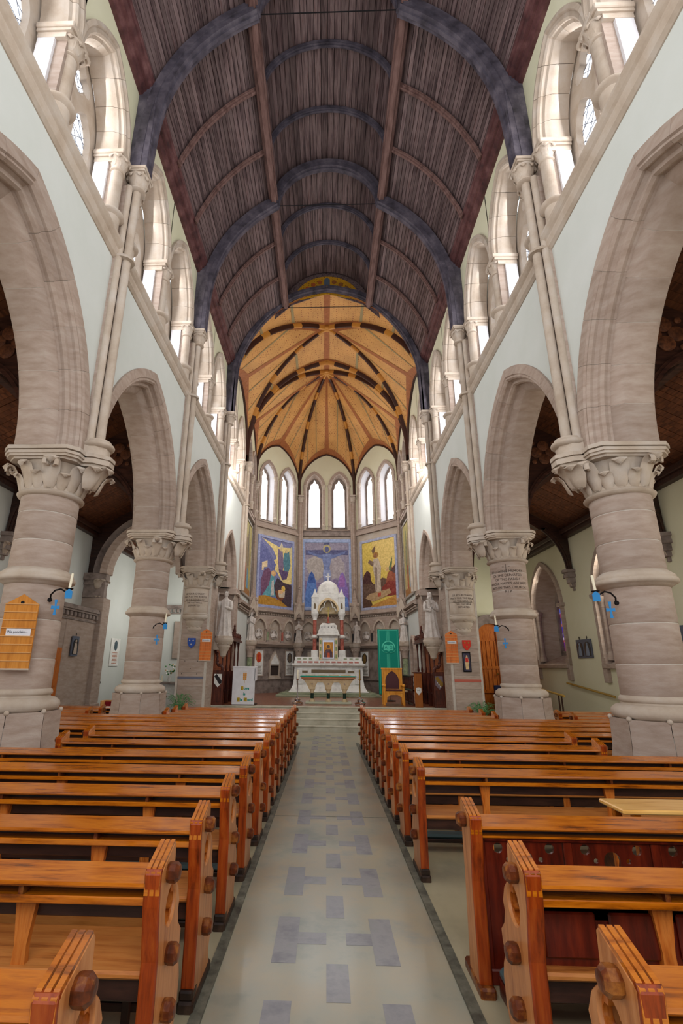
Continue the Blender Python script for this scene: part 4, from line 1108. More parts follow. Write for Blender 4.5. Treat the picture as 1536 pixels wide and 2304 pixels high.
# ================= APSE BELOW THE WINDOWS =================
def paintm(name, c, d=22, sc=9):
    c2 = tuple(max(0, x-d) for x in c); c3 = tuple(min(255, x+d) for x in c)
    return mat('paint_'+name, [c2, c, c3], .6, sc, (1, 1, 1), 0, detail=6, world=True)
PM = {}
def pm(c):
    if c not in PM: PM[c] = paintm('%d_%d_%d' % c, c)
    return PM[c]
def mural(f, name, u0, u1, v0, v1, label_shapes, frame_c, frame_w=.12, w=.03):
    """label_shapes: list of (name, colour, polygon in 0..1 coords)"""
    fr = empty(name, parent=WE)
    mb = MB(); f.box(mb, u0, u1, v0, v1, 0, w); mb.build('ground', pm(label_shapes[0][1]), fr)
    for (a, b, c, d) in ((u0-frame_w, u0, v0-frame_w, v1+frame_w), (u1, u1+frame_w, v0-frame_w, v1+frame_w), (u0, u1, v0-frame_w, v0), (u0, u1, v1, v1+frame_w)):
        mb = MB(); f.box(mb, a, b, c, d, 0, w+.04); mb.build('frame_strip', pm(frame_c), fr)
    for i, (nm, c, poly) in enumerate(label_shapes[1:]):
        pts = [(u0+(u1-u0)*x, v0+(v1-v0)*y_) for x, y_ in poly]
        mb = MB(); f.prism(mb, pts, w, w+.003+.0012*i); mb.build(nm, pm(c), fr)
    return fr
def blob(cx, cy, rx, ry, n=12, j=0, seed=1):
    r = random.Random(seed); return [(cx+rx*math.cos(2*PI*i/n)*(1+r.uniform(-j, j)), cy+ry*math.sin(2*PI*i/n)*(1+r.uniform(-j, j))) for i in range(n)]
fC = FACES[2]
cen = [('g', (150, 142, 160), None),
 ('cloud', (176, 166, 160), blob(.3, .62, .24, .2, 12, .2, 3)), ('cloud', (170, 160, 164), blob(.72, .6, .2, .18, 12, .2, 4)), ('dusk', (132, 116, 150), [(0, .1), (1, .1), (1, .36), (.7, .42), (.4, .36), (0, .4)]),
 ('cross_arm', (92, 94, 132), [(.02, .88), (.98, .88), (.98, .80), (.02, .80)]), ('cross_post', (92, 96, 132), [(.44, 0), (.56, 0), (.56, 1), (.44, 1)]),
 ('halo', (176, 164, 120), blob(.5, .9, .09, .07)), ('figure_arms', (112, 124, 168), [(.08, .86), (.35, .80), (.5, .83), (.65, .80), (.92, .86), (.92, .83), (.62, .74), (.38, .74), (.08, .83)]),
 ('figure_body', (124, 136, 178), [(.41, .82), (.59, .82), (.6, .72), (.56, .6), (.59, .5), (.55, .34), (.53, .2), (.47, .2), (.45, .34), (.41, .5), (.44, .6), (.40, .72)]),
 ('figure_cloth', (150, 160, 196), [(.42, .56), (.58, .56), (.6, .46), (.54, .42), (.42, .45)]), ('figure_head', (100, 104, 146), blob(.5, .89, .05, .045)),
 ('blue_mourner', (92, 126, 188), [(.02, 0), (.3, 0), (.28, .25), (.25, .40), (.2, .5), (.16, .54), (.11, .5), (.06, .38), (.02, .2)]), ('blue_hood', (66, 94, 158), [(.08, .36), (.24, .36), (.22, .48), (.16, .54), (.1, .47)]),
 ('mauve_mourner', (140, 116, 184), [(.7, 0), (.98, 0), (.97, .25), (.92, .42), (.86, .53), (.8, .5), (.74, .34), (.72, .18)]), ('mauve_shawl', (160, 112, 176), [(.76, .3), (.9, .3), (.9, .42), (.85, .5), (.79, .44)]),
 ('blue_hem', (110, 140, 204), [(.7, 0), (.98, 0), (.95, .14), (.82, .2), (.72, .12)])]
mural(fC, 'crucifixion_mural', .40, fC.L-.40, 4.95, 8.62, cen, (158, 172, 206), .2)
fL, fR = FACES[1], FACES[3]
left = [('g', (122, 124, 164), None), ('cream_sky', (226, 204, 136), [(.02, 1), (.6, .9), (1, .93), (1, .36), (.85, .32), (.66, .40), (.55, .5), (.42, .56), (.40, .66), (.52, .72), (.4, .85), (.1, .98)]),
 ('hill', (104, 108, 156), [(0, .95), (.15, .9), (.35, .75), (.5, .62), (.44, .5), (.3, .45), (0, .5)]), ('lit_gateway', (222, 196, 156), [(.08, .62), (.24, .66), (.24, .56), (.14, .55), (.13, .5), (.08, .5)]),
 ('angel_robe', (126, 108, 132), [(.55, .88), (.7, .84), (.74, .62), (.7, .5), (.6, .5), (.56, .68)]), ('angel_robe', (84, 128, 140), [(.74, .82), (.9, .86), (.96, .64), (.88, .52), (.76, .52), (.72, .68)]), ('angel_robe', (92, 74, 110), [(.58, .56), (.9, .54), (.84, .42), (.7, .40)]),
 ('angel_head', (206, 184, 140), blob(.64, .87, .045, .03)), ('angel_head', (206, 184, 140), blob(.82, .86, .045, .03)), ('wing', (206, 194, 168), [(.6, .9), (.66, .99), (.72, .9)]), ('wing', (206, 194, 150), [(.9, .88), (.98, .95), (.97, .72)]),
 ('old_man', (112, 76, 102), [(.08, .12), (.34, .2), (.36, .48), (.28, .56), (.14, .5), (.06, .34)]), ('mother', (92, 150, 160), [(.1, .12), (.52, .14), (.48, .34), (.44, .47), (.36, .47), (.30, .3)]), ('veil', (188, 182, 176), [(.36, .14), (.46, .16), (.44, .38), (.38, .36)]),
 ('mother_head', (214, 170, 116), blob(.43, .48, .07, .045)), ('cave', (70, 56, 66), [(.45, .3), (.56, .42), (.75, .36), (1, .34), (1, 0), (.9, 0), (.6, .1), (.5, .16)]), ('trough', (120, 70, 44), [(.5, .22), (.78, .26), (.76, .13), (.66, .06), (.55, .12)]),
 ('white_linen', (206, 190, 166), [(.58, .20), (.8, .24), (.78, .14), (.62, .13)]), ('halo', (222, 186, 90), blob(.74, .27, .06, .045)), ('infant', (222, 176, 130), blob(.66, .22, .08, .03)), ('lit_ground', (176, 128, 50), [(0, 0), (.9, 0), (.7, .07), (.5, .11), (.2, .14), (0, .12)])]
mural(fL, 'nativity_mural', .52, fL.L-.50, 4.85, 8.45, left, (150, 156, 190), .14)
right = [('g', (206, 178, 84), None), ('pale_sky', (216, 186, 110), [(.3, 1), (1, 1), (1, .55), (.7, .5), (.4, .7)]), ('dark_guard', (74, 44, 40), [(0, .1), (.34, .14), (.34, .32), (.26, .4), (.24, .52), (.14, .56), (.04, .5), (0, .4)]), ('far_hills', (98, 74, 60), [(0, .12), (1, .14), (1, .42), (.8, .38), (.6, .42), (.4, .34), (0, .36)]),
 ('angel', (150, 84, 60), [(.68, .28), (1, .3), (1, .5), (.9, .56), (.76, .46)]), ('angel_wing', (96, 110, 72), [(.78, .52), (.92, .72), (.9, .6), (.86, .5)]), ('dark_wing', (84, 60, 60), [(.86, .5), (1, .6), (1, .44)]), ('angel_head', (200, 160, 110), blob(.76, .53, .05, .035)), ('red_cloak', (130, 54, 44), [(.56, .14), (1, .14), (1, .34), (.8, .36), (.6, .28)]),
 ('halo', (160, 116, 54), blob(.42, .78, .085, .05)), ('risen_robe', (188, 170, 150), [(.34, .72), (.5, .72), (.58, .58), (.55, .4), (.56, .18), (.4, .16), (.38, .4), (.34, .56)]), ('robe_fold', (140, 120, 106), [(.38, .6), (.46, .58), (.44, .3), (.42, .2), (.4, .35)]), ('risen_head', (136, 88, 60), blob(.42, .77, .045, .035)),
 ('raised_arm', (120, 96, 80), [(.36, .68), (.22, .72), (.18, .68), (.34, .6)]), ('banner', (112, 84, 62), [(.3, .86), (.42, .93), (.4, .84), (.34, .8)]), ('cloud', (172, 142, 104), [(.08, .14), (.2, .2), (.5, .22), (.8, .24), (.86, .18), (.6, .12), (.3, .08)]), ('cloud_shadow', (84, 58, 44), [(0, 0), (.3, 0), (.24, .1), (.08, .14), (0, .16)]), ('lit_ground', (180, 128, 60), [(.3, .03), (1, .14), (1, 0), (.2, 0)]), ('feet', (176, 76, 56), [(.46, .2), (.56, .2), (.55, .15), (.46, .14)])]
mural(fR, 'resurrection_mural', .52, fR.L-.50, 4.85, 8.45, right, (158, 160, 180), .14)
for i, nm in ((0, 'side_mural'), (4, 'side_mural')):
    f = FACES[i]; sh = [('g', (176, 162, 104), None), ('g2', (150, 130, 100), blob(.5, .5, .3, .3, 10, .3, 5)), ('tree', (112, 124, 84), [(.2, .3), (.3, .9), (.36, .9), (.32, .3)]), ('tree', (112, 104, 84), [(.6, .4), (.62, .98), (.7, .98), (.68, .4)]), ('figure', (166, 84, 60), [(.3, .05), (.46, .05), (.44, .4), (.34, .42)]), ('figure', (110, 150, 170), [(.55, .05), (.76, .05), (.7, .36), (.6, .36)]), ('figure', (200, 160, 120), [(.12, .05), (.24, .05), (.22, .3), (.15, .3)]), ('ground', (160, 110, 60), [(0, 0), (1, 0), (1, .08), (0, .1)])]
    mural(f, nm, .45, f.L-.4, 5.1, 8.7, sh, (160, 150, 140), .1)
# wall plates behind, ledges and frieze for the three apse faces
for i, f in enumerate(FACES):
    L = f.L
    if i in (1, 2, 3):
        mb = MB(); f.box(mb, 0, L, 2.8, 9.0, -.1, -.01); mb.build('wall_plate', stone_lt, WE)
        mb = MB(); f.box(mb, 0, L, CF, 2.85, -.1, .02); mb.build('dado', stone_dk, WE)
    mb = MB()
    for z0, z1, w_ in ((4.26, 4.30, .1), (4.46, 4.5, .14), (4.5, 4.56, .2), (4.56, 4.6, .16), (4.6, 4.66, .1), (4.66, 4.72, .07)): f.box(mb, 0, L, z0, z1, -.05, w_)
    mb.build('cornice', stone, WE)
    n = int(L/.16)
    for k in range(n):
        u = (k+.5)*L/n; mb = MB(); mb.sphere((0, 0, 0), .055, 6, 4, (1, 1, .8)); p = f.pt(u, 4.38, .08); mb.xf(Matrix.Translation(p)); mb.build('carved_flower', stone, WE)
    if i in (1, 2, 3):
        # niche arcade
        cs = [L*.2, L*.5, L*.8]
        outer = [(0, 2.95), (0, 4.26), (L, 4.26), (L, 2.95)]
        holes = [[(c-.36, 3.0)]+[(c+u, 3.62+v) for u, v in parch(.36, .48, 7)]+[(c+.36, 3.0)] for c in cs]
        me = curve_mesh('niche_arcade', [outer]+holes, .12, f.M(0, 0, .05), stone); link('niche_arcade', me, WE)
        for c in cs:
            me = curve_mesh('niche_hood', [[(c-.42, 3.6)]+[(c+u, 3.62+v) for u, v in parch(.42, .58, 7)]+[(c+.42, 3.6)], [(c-.36, 3.6)]+[(c+u, 3.62+v) for u, v in parch(.36, .48, 7)]+[(c+.36, 3.6)]], .05, f.M(0, 0, .13), stone_lt); link('niche_hood', me, WE)
        mb = MB(); f.box(mb, 0, L, 2.84, 2.95, -.05, .32); f.box(mb, 0, L, 2.78, 2.84, -.05, .24); f.box(mb, 0, L, 2.72, 2.78, -.05, .16); mb.build('ledge', stone, WE)
        mb = MB(); f.box(mb, 0, L, 1.12, 1.18, 0, .1); f.box(mb, 0, L, CF, .75, 0, .08); mb.build('skirting', stone_dk, WE)
        # dividing colonnettes of coloured marble
        for k, (u, m) in enumerate(((L*.35, green_m if i == 1 else black_m), (L*.65, red_m if i == 1 else black_m), (L*.93, black_m), (L*.07, black_m))):
            p = f.pt(u, 0, .14); cc = empty('colonnette', parent=WE)
            MB().lathe([(.055, 3.05), (.055, 3.5)], 12, p[:2]).build('marble_shaft', m, cc, 50)
            MB().lathe([(.09, 2.95), (.09, 3.0), (.07, 3.05)], 12, p[:2]).build('base', stone_dk, cc, 50)
            MB().lathe([(.055, 3.48), (.075, 3.52), (.11, 3.6), (.11, 3.64)], 12, p[:2]).build('capital', stone, cc, 50)
# piers (projecting ledge columns) at the angles with marble shafts, statues and gabled canopies
ANG = [(3.80, 25.15), (1.52, 27.42)]
def canopy_hood(parent, x, y, rz):
    g = empty('gabled_canopy', (x, y, 0), rz, parent=parent)
    mb = MB().box(-.2, .2, -.18, .2, 4.3, 5.1, .01).box(-.23, .23, -.21, .22, 4.95, 5.02)
    mb.build('canopy_block', stone, g)
    gb = [(-.22, 4.15), (-.16, 4.15), (-.12, 4.35), (0, 4.55), (.12, 4.35), (.16, 4.15), (.22, 4.15), (.22, 4.5), (0, 5.15), (-.22, 4.5)]
    for a in (0, PI/2, -PI/2):
        MB().prism(gb, .2, .27, lambda u, v, w: (u, -w, v)).xf(Matrix.Rotation(a, 4, 'Z')).build('gable', stone_lt, g)
    MB().lathe([(.24, 5.1), (.2, 5.12), (.12, 5.5), (.03, 5.85)], 4, rot=PI/4).build('spirelet', stone, g)
    MB().sphere((0, 0, 5.9), .06, 8, 6).sphere((0, 0, 6.0), .035, 8, 6).build('finial', stone, g, 60)
for x, y in ANG:
    for s in (-1, 1):
        g = empty('angle_column', parent=WE); X = s*x
        MB().lathe([(.13, 1.0), (.13, 2.2)], 18, (X, y)).build('marble_shaft', green_m, g, 50)
        MB().lathe([(.24, CF), (.24, .7), (.2, .74), (.2, .9), (.16, .94), (.14, 1.0)], 18, (X, y)).build('base', stone, g, 50)
        MB().lathe([(.13, 2.18), (.17, 2.2), (.15, 2.26), (.2, 2.5), (.27, 2.62), (.27, 2.72)], 8, (X, y), rot=PI/8).build('capital', stone, g, 50)
        for k in range(8):
            a = 2*PI*k/8; l = link('leaf', LEAF, g); l.location = (X+.12*math.cos(a), y+.12*math.sin(a), 2.3); l.rotation_euler.z = a; l.scale = (.6, .7, 1.0)
        MB().lathe([(.27, 2.72), (.33, 2.78), (.35, 2.84), (.36, 2.95)], 8, (X, y), rot=PI/8).build('ledge_block', stone_lt, g)
        canopy_hood(WE, X, y+.1, math.atan2(-X, y-20)*-1 if False else (s*-R(22) if x > 3 else 0))
# inscription plaques and aumbry
def plaque(f, u, crest, field):
    g = empty('inscription_plaque', parent=WE)
    mb = MB(); f.box(mb, u-.28, u+.28, 1.32, 2.55, 0, .05); mb.build('slab', white_m, g)
    me = curve_mesh('border', [[(u-.31, 1.29), (u+.31, 1.29), (u+.31, 2.58), (u-.31, 2.58)], [(u-.27, 1.33), (u+.27, 1.33), (u+.27, 2.54), (u-.27, 2.54)]], .07, f.M(0, 0, .03), stone); link('border', me, g)
    sh = [(-.16, 2.35), (0, 2.48), (.16, 2.35), (.17, 2.1), (.1, 1.98), (0, 1.94), (-.1, 1.98), (-.17, 2.1)]
    mb = MB(); f.prism(mb, [(u+a, b) for a, b in sh], .05, .062); mb.build('crest', pm(crest), g)
    mb = MB(); f.prism(mb, [(u+a*.6, .2+b*.9) for a, b in sh], .062, .07); mb.build('crest_charge', pm(field), g)
    for k in range(7):
        mb = MB(); hw_ = .2-.03*(k % 3); f.box(mb, u-hw_, u+hw_, 1.80-k*.065, 1.825-k*.065, .05, .055); mb.build('lettering_line', pm((112, 98, 84)), g)
plaque(fL, fL.L*.2+.05, (206, 104, 50), (190, 60, 40)); plaque(fL, fL.L*.84, (66, 60, 72), (110, 96, 80))
plaque(fR, fR.L*.16, (66, 56, 50), (130, 100, 50)); plaque(fR, fR.L*.8, (66, 60, 110), (150, 130, 150))
g = empty('aumbry', parent=WE); u = fL.L*.52
mb = MB(); f = fL; f.box(mb, u-.30, u+.30, 1.3, 1.85, .02, .05); mb.build('recess_shade_panel', plain('recess_shadow_stone', (60, 50, 46), .9), g)  # flat panel with the shade of the recess put into its colour
me = curve_mesh('aumbry_surround', [[(u-.34, 1.26), (u-.34, 2.0), (u, 2.55), (u+.34, 2.0), (u+.34, 1.26)], [(u-.28, 1.32), (u-.28, 1.8), (u+.28, 1.8), (u+.28, 1.32)]], .1, f.M(0, 0, .06), stone_lt); link('aumbry_surround', me, g)
mb = MB(); f.prism(mb, [(u-.26, 1.86), (u-.26, 1.98), (u, 2.36), (u+.26, 1.98), (u+.26, 1.86)], .1, .14); mb.build('carved_gable', white_m, g)
mb = MB(); f.box(mb, u-.4, u+.4, 1.14, 1.26, 0, .14); mb.build('shelf', stone_lt, g)
for d in (-.42, .42):
    mb = MB(); f.box(mb, fC.L/2+d*2.7-.22, fC.L/2+d*2.7+.22, 1.3, 2.5, 0, .04); 
mb = MB(); fC.box(mb, fC.L/2-1.05, fC.L/2-.75, 1.9, 2.5, 0, .04); fC.box(mb, fC.L/2+.75, fC.L/2+1.05, 1.9, 2.5, 0, .04); mb.build('blue_panel', stone_lt, WE)
# side door arch on the right chancel wall and white lower walls
f = FACES[4]
me = curve_mesh('sedilia_arch', [[(1.5, CF)]+[(2.0+u, 2.4+v) for u, v in parch(.5, .8, 8)]+[(2.5, CF)], [(1.62, CF)]+[(2.0+u, 2.4+v) for u, v in parch(.38, .64, 8)]+[(2.38, CF)]], .2, f.M(0, 0, .05), stone); link('sedilia_arch', me, WE)
mb = MB(); f.box(mb, 1.62, 2.38, CF, 3.0, -.03, .0); mb.build('sedilia_back', stone_dk, WE)
# ================= PEWS =================
# end board profile in (y, z); aisle face outwards along +X of the end's own frame
EPROF = [(0, 0.05), (0, .58), (-.045, .80), (-.055, .925), (.135, .995), (.15, .985), (.155, .88), (.19, .82), (.25, .77), (.29, .70), (.275, .66), (.30, .60), (.36, .55), (.355, .50), (.33, .46), (.37, .40), (.39, .34), (.38, .22), (.33, .14), (.36, .05)]
def quat_hole(cy, cz, r): return quatre(cy, cz, r, 5)
TH = .075
wood_edge = mat('red_oak_edge', [(84, 28, 4), (140, 52, 8), (160, 74, 20)], 0.35, 3, (9, 9, 1), 0.2, 0.08, 7, coat=.2)
wood_seat = mat('worn_oak_seat', [(150, 88, 34), (182, 116, 56), (168, 100, 44), (120, 62, 22)], 0.4, 2.4, (1, 8, 8), 0.15, 0.05, 8, coat=.15)
Mend = frameM((0, 0, 0), (0, 1, 0), (0, 0, 1), (1, 0, 0))
ME_BOARD = curve_mesh('end_board', [EPROF, circ(.135, .74, .088, 20)], TH-.012, Mend, wood_end, .006)
ME_RING = curve_mesh('foil_ring', [circ(.135, .74, .092, 20), quat_hole(.135, .74, .078)], .03, Mend, wood_v)
def end_caps():
    mb = MB()     # three moulded ridges over the sloping top, and grooves down the near edge
    for d in (-.026, 0, .026):
        mb.loft([[(d-.009, -.058, .84), (d+.009, -.058, .84), (d+.009, -.066, .845), (d-.009, -.066, .845)], [(d-.009, -.058, .93), (d+.009, -.058, .93), (d+.009, -.068, .935), (d-.009, -.068, .935)],
                 [(d-.009, -.045, .93), (d+.009, -.045, .93), (d+.009, -.05, .95), (d-.009, -.05, .95)], [(d-.009, .135, .99), (d+.009, .135, .99), (d+.009, .135, 1.008), (d-.009, .135, 1.008)], [(d-.009, .15, .96), (d+.009, .15, .96), (d+.009, .158, .96), (d-.009, .158, .96)]])
    return mb.mesh('top_moulding', wood)
ME_CAP = end_caps()
def stile_mesh():
    P = [(0, .055), (0, .58), (-.045, .80), (-.055, .925), (-.045, .945)]
    return MB().loft([[(-.0372, y-.011, z), (-.03, y-.016, z), (.03, y-.016, z), (.0372, y-.011, z), (.0372, y+.006, z), (-.0372, y+.006, z)] for y, z in P]).mesh('near_edge_strip', wood_edge)
ME_STILE = stile_mesh()
foot_m = mat('black_oak_foot', [(22, 14, 10), (46, 30, 22), (70, 50, 38)], .4, 12)
def knob_mesh():
    mb = MB(); mb.lathe([(.026, -.005), (.040, .0), (.043, .012), (.043, .04), (.030, .056), (.012, .058)], 8, rot=PI/8)
    mb.xf(frameM((0, 0, 0), (0, 1, 0), (0, 0, 1), (1, 0, 0))); return mb.mesh('peg', wood_knob)
ME_KNOB = knob_mesh()
ME_FOOT = MB().box(-.046, .046, -.05, .40, 0, .065, .012).box(-.04, .04, -.04, .06, .06, .11, .01).mesh('foot_block', foot_m)
def pew_end(parent, x, out, far=False):
    """out = +1: aisle face looks to +x"""
    b = link('end_board', ME_BOARD, parent, (x, 0, 0))
    link('top_moulding', ME_CAP, b); link('near_edge_strip', ME_STILE, b)
    link('foil_ring', ME_RING, b, (out*.008, 0, 0))
    for yy, zz in ((.045, .90), (.13, .55), (.13, .34)):
        k = link('peg', ME_KNOB, b, (out*TH/2, yy, zz)); k.scale.x = out
    link('foot_block', ME_FOOT, b)
    return b
def pew(x0, x1, y, label, kind='open', group=None, kneel=True):
    """x0 = end next to the central aisle side, x1 = far end (either sign)"""
    lo, hi = min(x0, x1), max(x0, x1); z = FZ(y)
    e = empty('pew', (0, y, z), 0, label, 'pew', group, 'thing')
    a, b = lo+TH, hi-TH
    s = 1 if x0 > 0 else -1
    pew_end(e, lo+TH/2, -1); pew_end(e, hi-TH/2, 1)
    def cb(name, y0, y1, z0, z1, m, c=.008, aa=a, bb=b):
        return MB().box(aa, bb, y0, y1, z0, z1, c).build(name, m, e)
    # sloping book rest with rounded nose
    P = [(-.040, .862), (-.050, .872), (-.048, .886), (.10, .918), (.112, .912), (.11, .89), (.0, .858)]
    MB().loft([[(a, u, v) for u, v in P], [(b, u, v) for u, v in P]]).build('book_rest', wood, e)
    cb('back_rail', .085, .115, .70, .895, wood_dk, .004)
    cb('book_ledge', -.02, .085, .796, .818, wood, .005)
    cb('ledge_lip', -.03, -.018, .792, .824, wood, .004)
    if kind == 'panel':
        cb('back_panel', .085, .11, .50, .80, wood_red, .004)
        n = max(1, int(round((b-a)/.30)))
        for i in range(n):
            u0 = a+(b-a)*(i+.1)/n; u1 = a+(b-a)*(i+.9)/n
            MB().box(u0, u1, .066, .086, .56, .74, .008).build('raised_panel', wood_red, e)
    else:
        pass
    n = max(1, int(round((b-a)/1.15)))
    for i in range(1, n+1):
        u = a+(b-a)*(i-.5)/n
        MB().box(u-.012, u+.012, -.02, .09, .81, .87, .003).build('rest_bracket', wood_knob, e)
        MB().prism([(-.035, .02), (-.035, .45), (-.028, .6), (-.05, .79), (.05, .79), (.028, .6), (.035, .45), (.035, .02)], .05, .085, lambda p, q, w: (u+p, w, q)).build('back_post', wood_v, e)
        MB().box(u-.03, u+.03, .10, .36, 0.012, .495, .006).build('seat_bracket', wood_knob, e)
    cb('seat', .02, .42, .495, .527, wood_seat, .010)
    cb('seat_apron', .06, .08, .40, .495, wood_dk, .004)
    if not kneel: return e
    cb('kneeler_board', -.21, -.05, .10, .135, wood_dk, .006, a+.06, b-.06)
    MB().box(a+.1, b-.1, -.205, -.055, .135, .175, .018).build('kneeler_pad', pad, e)
    for u in (a+.1, b-.1): MB().box(u-.02, u+.02, -.18, .0, .012, .105, .004).build('kneeler_foot', wood_dk, e)
    return e
LY = [1.86, 2.76, 3.53, 4.43, 5.32, 6.26, 7.17, 7.95, 8.72, 9.45, 10.2, 10.98, 11.68, 12.35, 13.21]
RY = [1.99, 2.85, 3.75, 5.40, 6.36, 7.17, 7.95, 8.71, 9.48, 10.28, 11.04, 11.81, 12.55, 13.40]
ORD = ['', 'second', 'third', 'fourth', 'fifth', 'sixth', 'seventh', 'eighth', 'ninth', 'tenth', 'eleventh', 'twelfth', 'thirteenth', 'fourteenth', 'fifteenth']
CUTL = {6: -3.62, 7: -3.62, 12: -3.62, 13: -3.62, 14: -3.62}
CUTR = {5: 3.50, 6: 3.50, 11: 3.66, 12: 3.60, 13: 3.55}
def row_label(side, i, n, cut):
    if i == 0: return 'nearest oak pew %s of the aisle, only its end and top in view' % side
    if i == n-1: return 'oak pew in the front row %s of the aisle, next to the chancel steps' % side
    t = 'varnished oak pew, %s row from the camera %s of the aisle' % (ORD[i], side)
    if cut: t = 'oak pew stopping at a stone column, %s row from the camera %s of the aisle' % (ORD[i], side)
    return t
for i, y in enumerate(LY):
    x1 = CUTL.get(i, -7.5 if 8 <= i <= 11 else (-5.6 if i < 6 else -3.66))
    pew(-.80, x1, y-.12, row_label('left', i, 15, i in CUTL), 'open', 'oak pews left of the central aisle')
for i, y in enumerate(RY):
    if i == 2: continue
    x1 = CUTR.get(i, 7.5 if 7 <= i <= 10 else (5.6 if i < 5 else 3.66))
    pew(.80 if i > 2 else .84, x1, y-.12, row_label('right', i, 14, i in CUTR) if i != 1 else 'oak pew with dark red panelled back, second row right of the aisle', 'panel' if i < 2 else 'open', 'oak pews right of the central aisle', kneel=(i != 3))
for k, (i, y) in enumerate(((11, RY[11]), (12, RY[12]), (13, RY[13]))):
    pew(5.28, 7.5, y-.12, 'short oak pew beyond the second right column, %s of three' % ('nearest', 'middle', 'farthest')[k], 'open', 'short pews of the right aisle')
pew(-5.28, -7.4, LY[14]-.12, 'short oak pew beyond the second left column, farthest of the short ones', 'open', 'short pews of the left aisle')
pew(-5.28, -7.4, LY[13]-.12, 'short oak pew beyond the second left column, middle of the short ones', 'open', 'short pews of the left aisle')
pew(-5.28, -7.4, LY[12]-.12, 'short oak pew beyond the second left column, nearest of the short ones', 'open', 'short pews of the left aisle')

# pierced frontal (third on the right)
y = RY[2]-.12
e = empty('pew_frontal', (0, y, FZ(y)), 0, 'free-standing pew front with pierced trefoil panel, third on the right', 'pew front', None, 'thing')
sp = [(0, .05), (0, .6), (-.045, .80), (-.055, .925), (.135, .995), (.15, .97), (.15, .6), (.17, .3), (.19, .05)]
me = curve_mesh('end_board', [sp], TH-.012, Mend, wood_end, .006)
for x, o in ((.877, -1), (3.66, 1)):
    b = link('end_board', me, e, (x, 0, 0)); link('top_moulding', ME_CAP, b); link('near_edge_strip', ME_STILE, b)
    k = link('peg', ME_KNOB, b, (o*TH/2, .045, .90)); k.scale.x = o
    MB().box(-.046, .046, -.06, .3, 0, .065, .012).build('foot_block', wood_knob, b)
a, b_ = .915, 3.62
P = [(-.040, .862), (-.050, .872), (-.048, .886), (.10, .918), (.112, .912), (.11, .89), (.0, .858)]
MB().loft([[(a, u, v) for u, v in P], [(b_, u, v) for u, v in P]]).build('book_rest', wood, e)
MB().box(a, b_, -.02, .05, .812, .826, .005).build('book_ledge', wood, e)
MB().box(a, b_, .06, .09, .82, .89, .004).build('back_rail', wood_dk, e)
nU = 5; w = (b_-a)/nU
for i in range(nU):
    x0 = a+w*i; c = x0+w/2
    out = [(x0+.03, .12), (x0+.03, .80), (x0+w-.03, .80), (x0+w-.03, .12)]
    H = [circ(c-.16, .75, .030, 10), circ(c+.16, .75, .030, 10), circ(c-.10, .69, .015, 8), circ(c+.10, .69, .015, 8),
         [(c-.035, .54), (c-.045, .66)]+[(c+.052*math.cos(t), .69+.052*math.sin(t)) for t in [PI*(1-q/6) for q in range(7)]]+[(c+.045, .66), (c+.035, .54), (c, .5)],
         [(c-.06, .54), (c-.065, .62), (c-.095, .645), (c-.13, .61), (c-.12, .55), (c-.09, .51)], [(c+.06, .54), (c+.065, .62), (c+.095, .645), (c+.13, .61), (c+.12, .55), (c+.09, .51)], circ(c-.12, .44, .019, 10), circ(c+.12, .44, .019, 10)]
    me = curve_mesh('pierced_panel', [out]+H, .02, frameM((0, .03, 0), (1, 0, 0), (0, 0, 1), (0, -1, 0)), wood_red); link('pierced_panel', me, e)
    MB().box(x0-.025, x0+.03, .01, .05, .05, .815, .006).build('muntin', wood_red, e)
MB().box(a, b_, .0, .06, .05, .13, .008).box(a, b_, .0, .06, .79, .82, .005).build('frame_rail', wood_red, e)
MB().box(a+.02, b_-.02, -.25, -.08, .13, .19, .02).build('kneeler_pad', pad, e)
MB().box(a+.02, b_-.02, -.24, -.09, .10, .13, .005).build('kneeler_board', wood_red, e)
for u in (a+.06, (a+b_)/2, b_-.06): MB().box(u-.02, u+.02, -.2, .0, .0, .1, .004).build('kneeler_foot', wood_red, e)
# raised kneeler board standing behind the second pew on the left
k = MB().box(-5.4, -.92, 3.17, 3.195, .30, .56, .006).build('raised_kneeler', wood_seat); tag(k, 'light oak kneeler board tipped upright beyond the second pew seat on the left', 'kneeler')
for x in (-5.2, -3.1, -1.1): MB().box(x-.02, x+.02, 3.165, 3.2, FZ(3.18)+.012, .31, .004).build('kneeler_foot', wood_dk, k)
# pale table behind it
y = 4.02
t = empty('narrow_table', (0, y, FZ(y)), 0, 'pale varnished narrow table standing just behind the pierced pew front', 'table')
MB().box(1.95, 3.6, -.16, .16, .90, .93, .008).build('table_top', mat('pale_table_wood', [(196, 140, 64), (218, 164, 88), (226, 178, 104)], .3, 3, (1, 8, 8), coat=.3), t)
for x in (2.05, 3.5):
    for yy in (-.12, .12): MB().box(x-.025, x+.025, yy-.025, yy+.025, .012, .90, .005).build('leg', wood, t)
# ================= FURNISHINGS =================
def cap8(mb, c, r, z): return mb
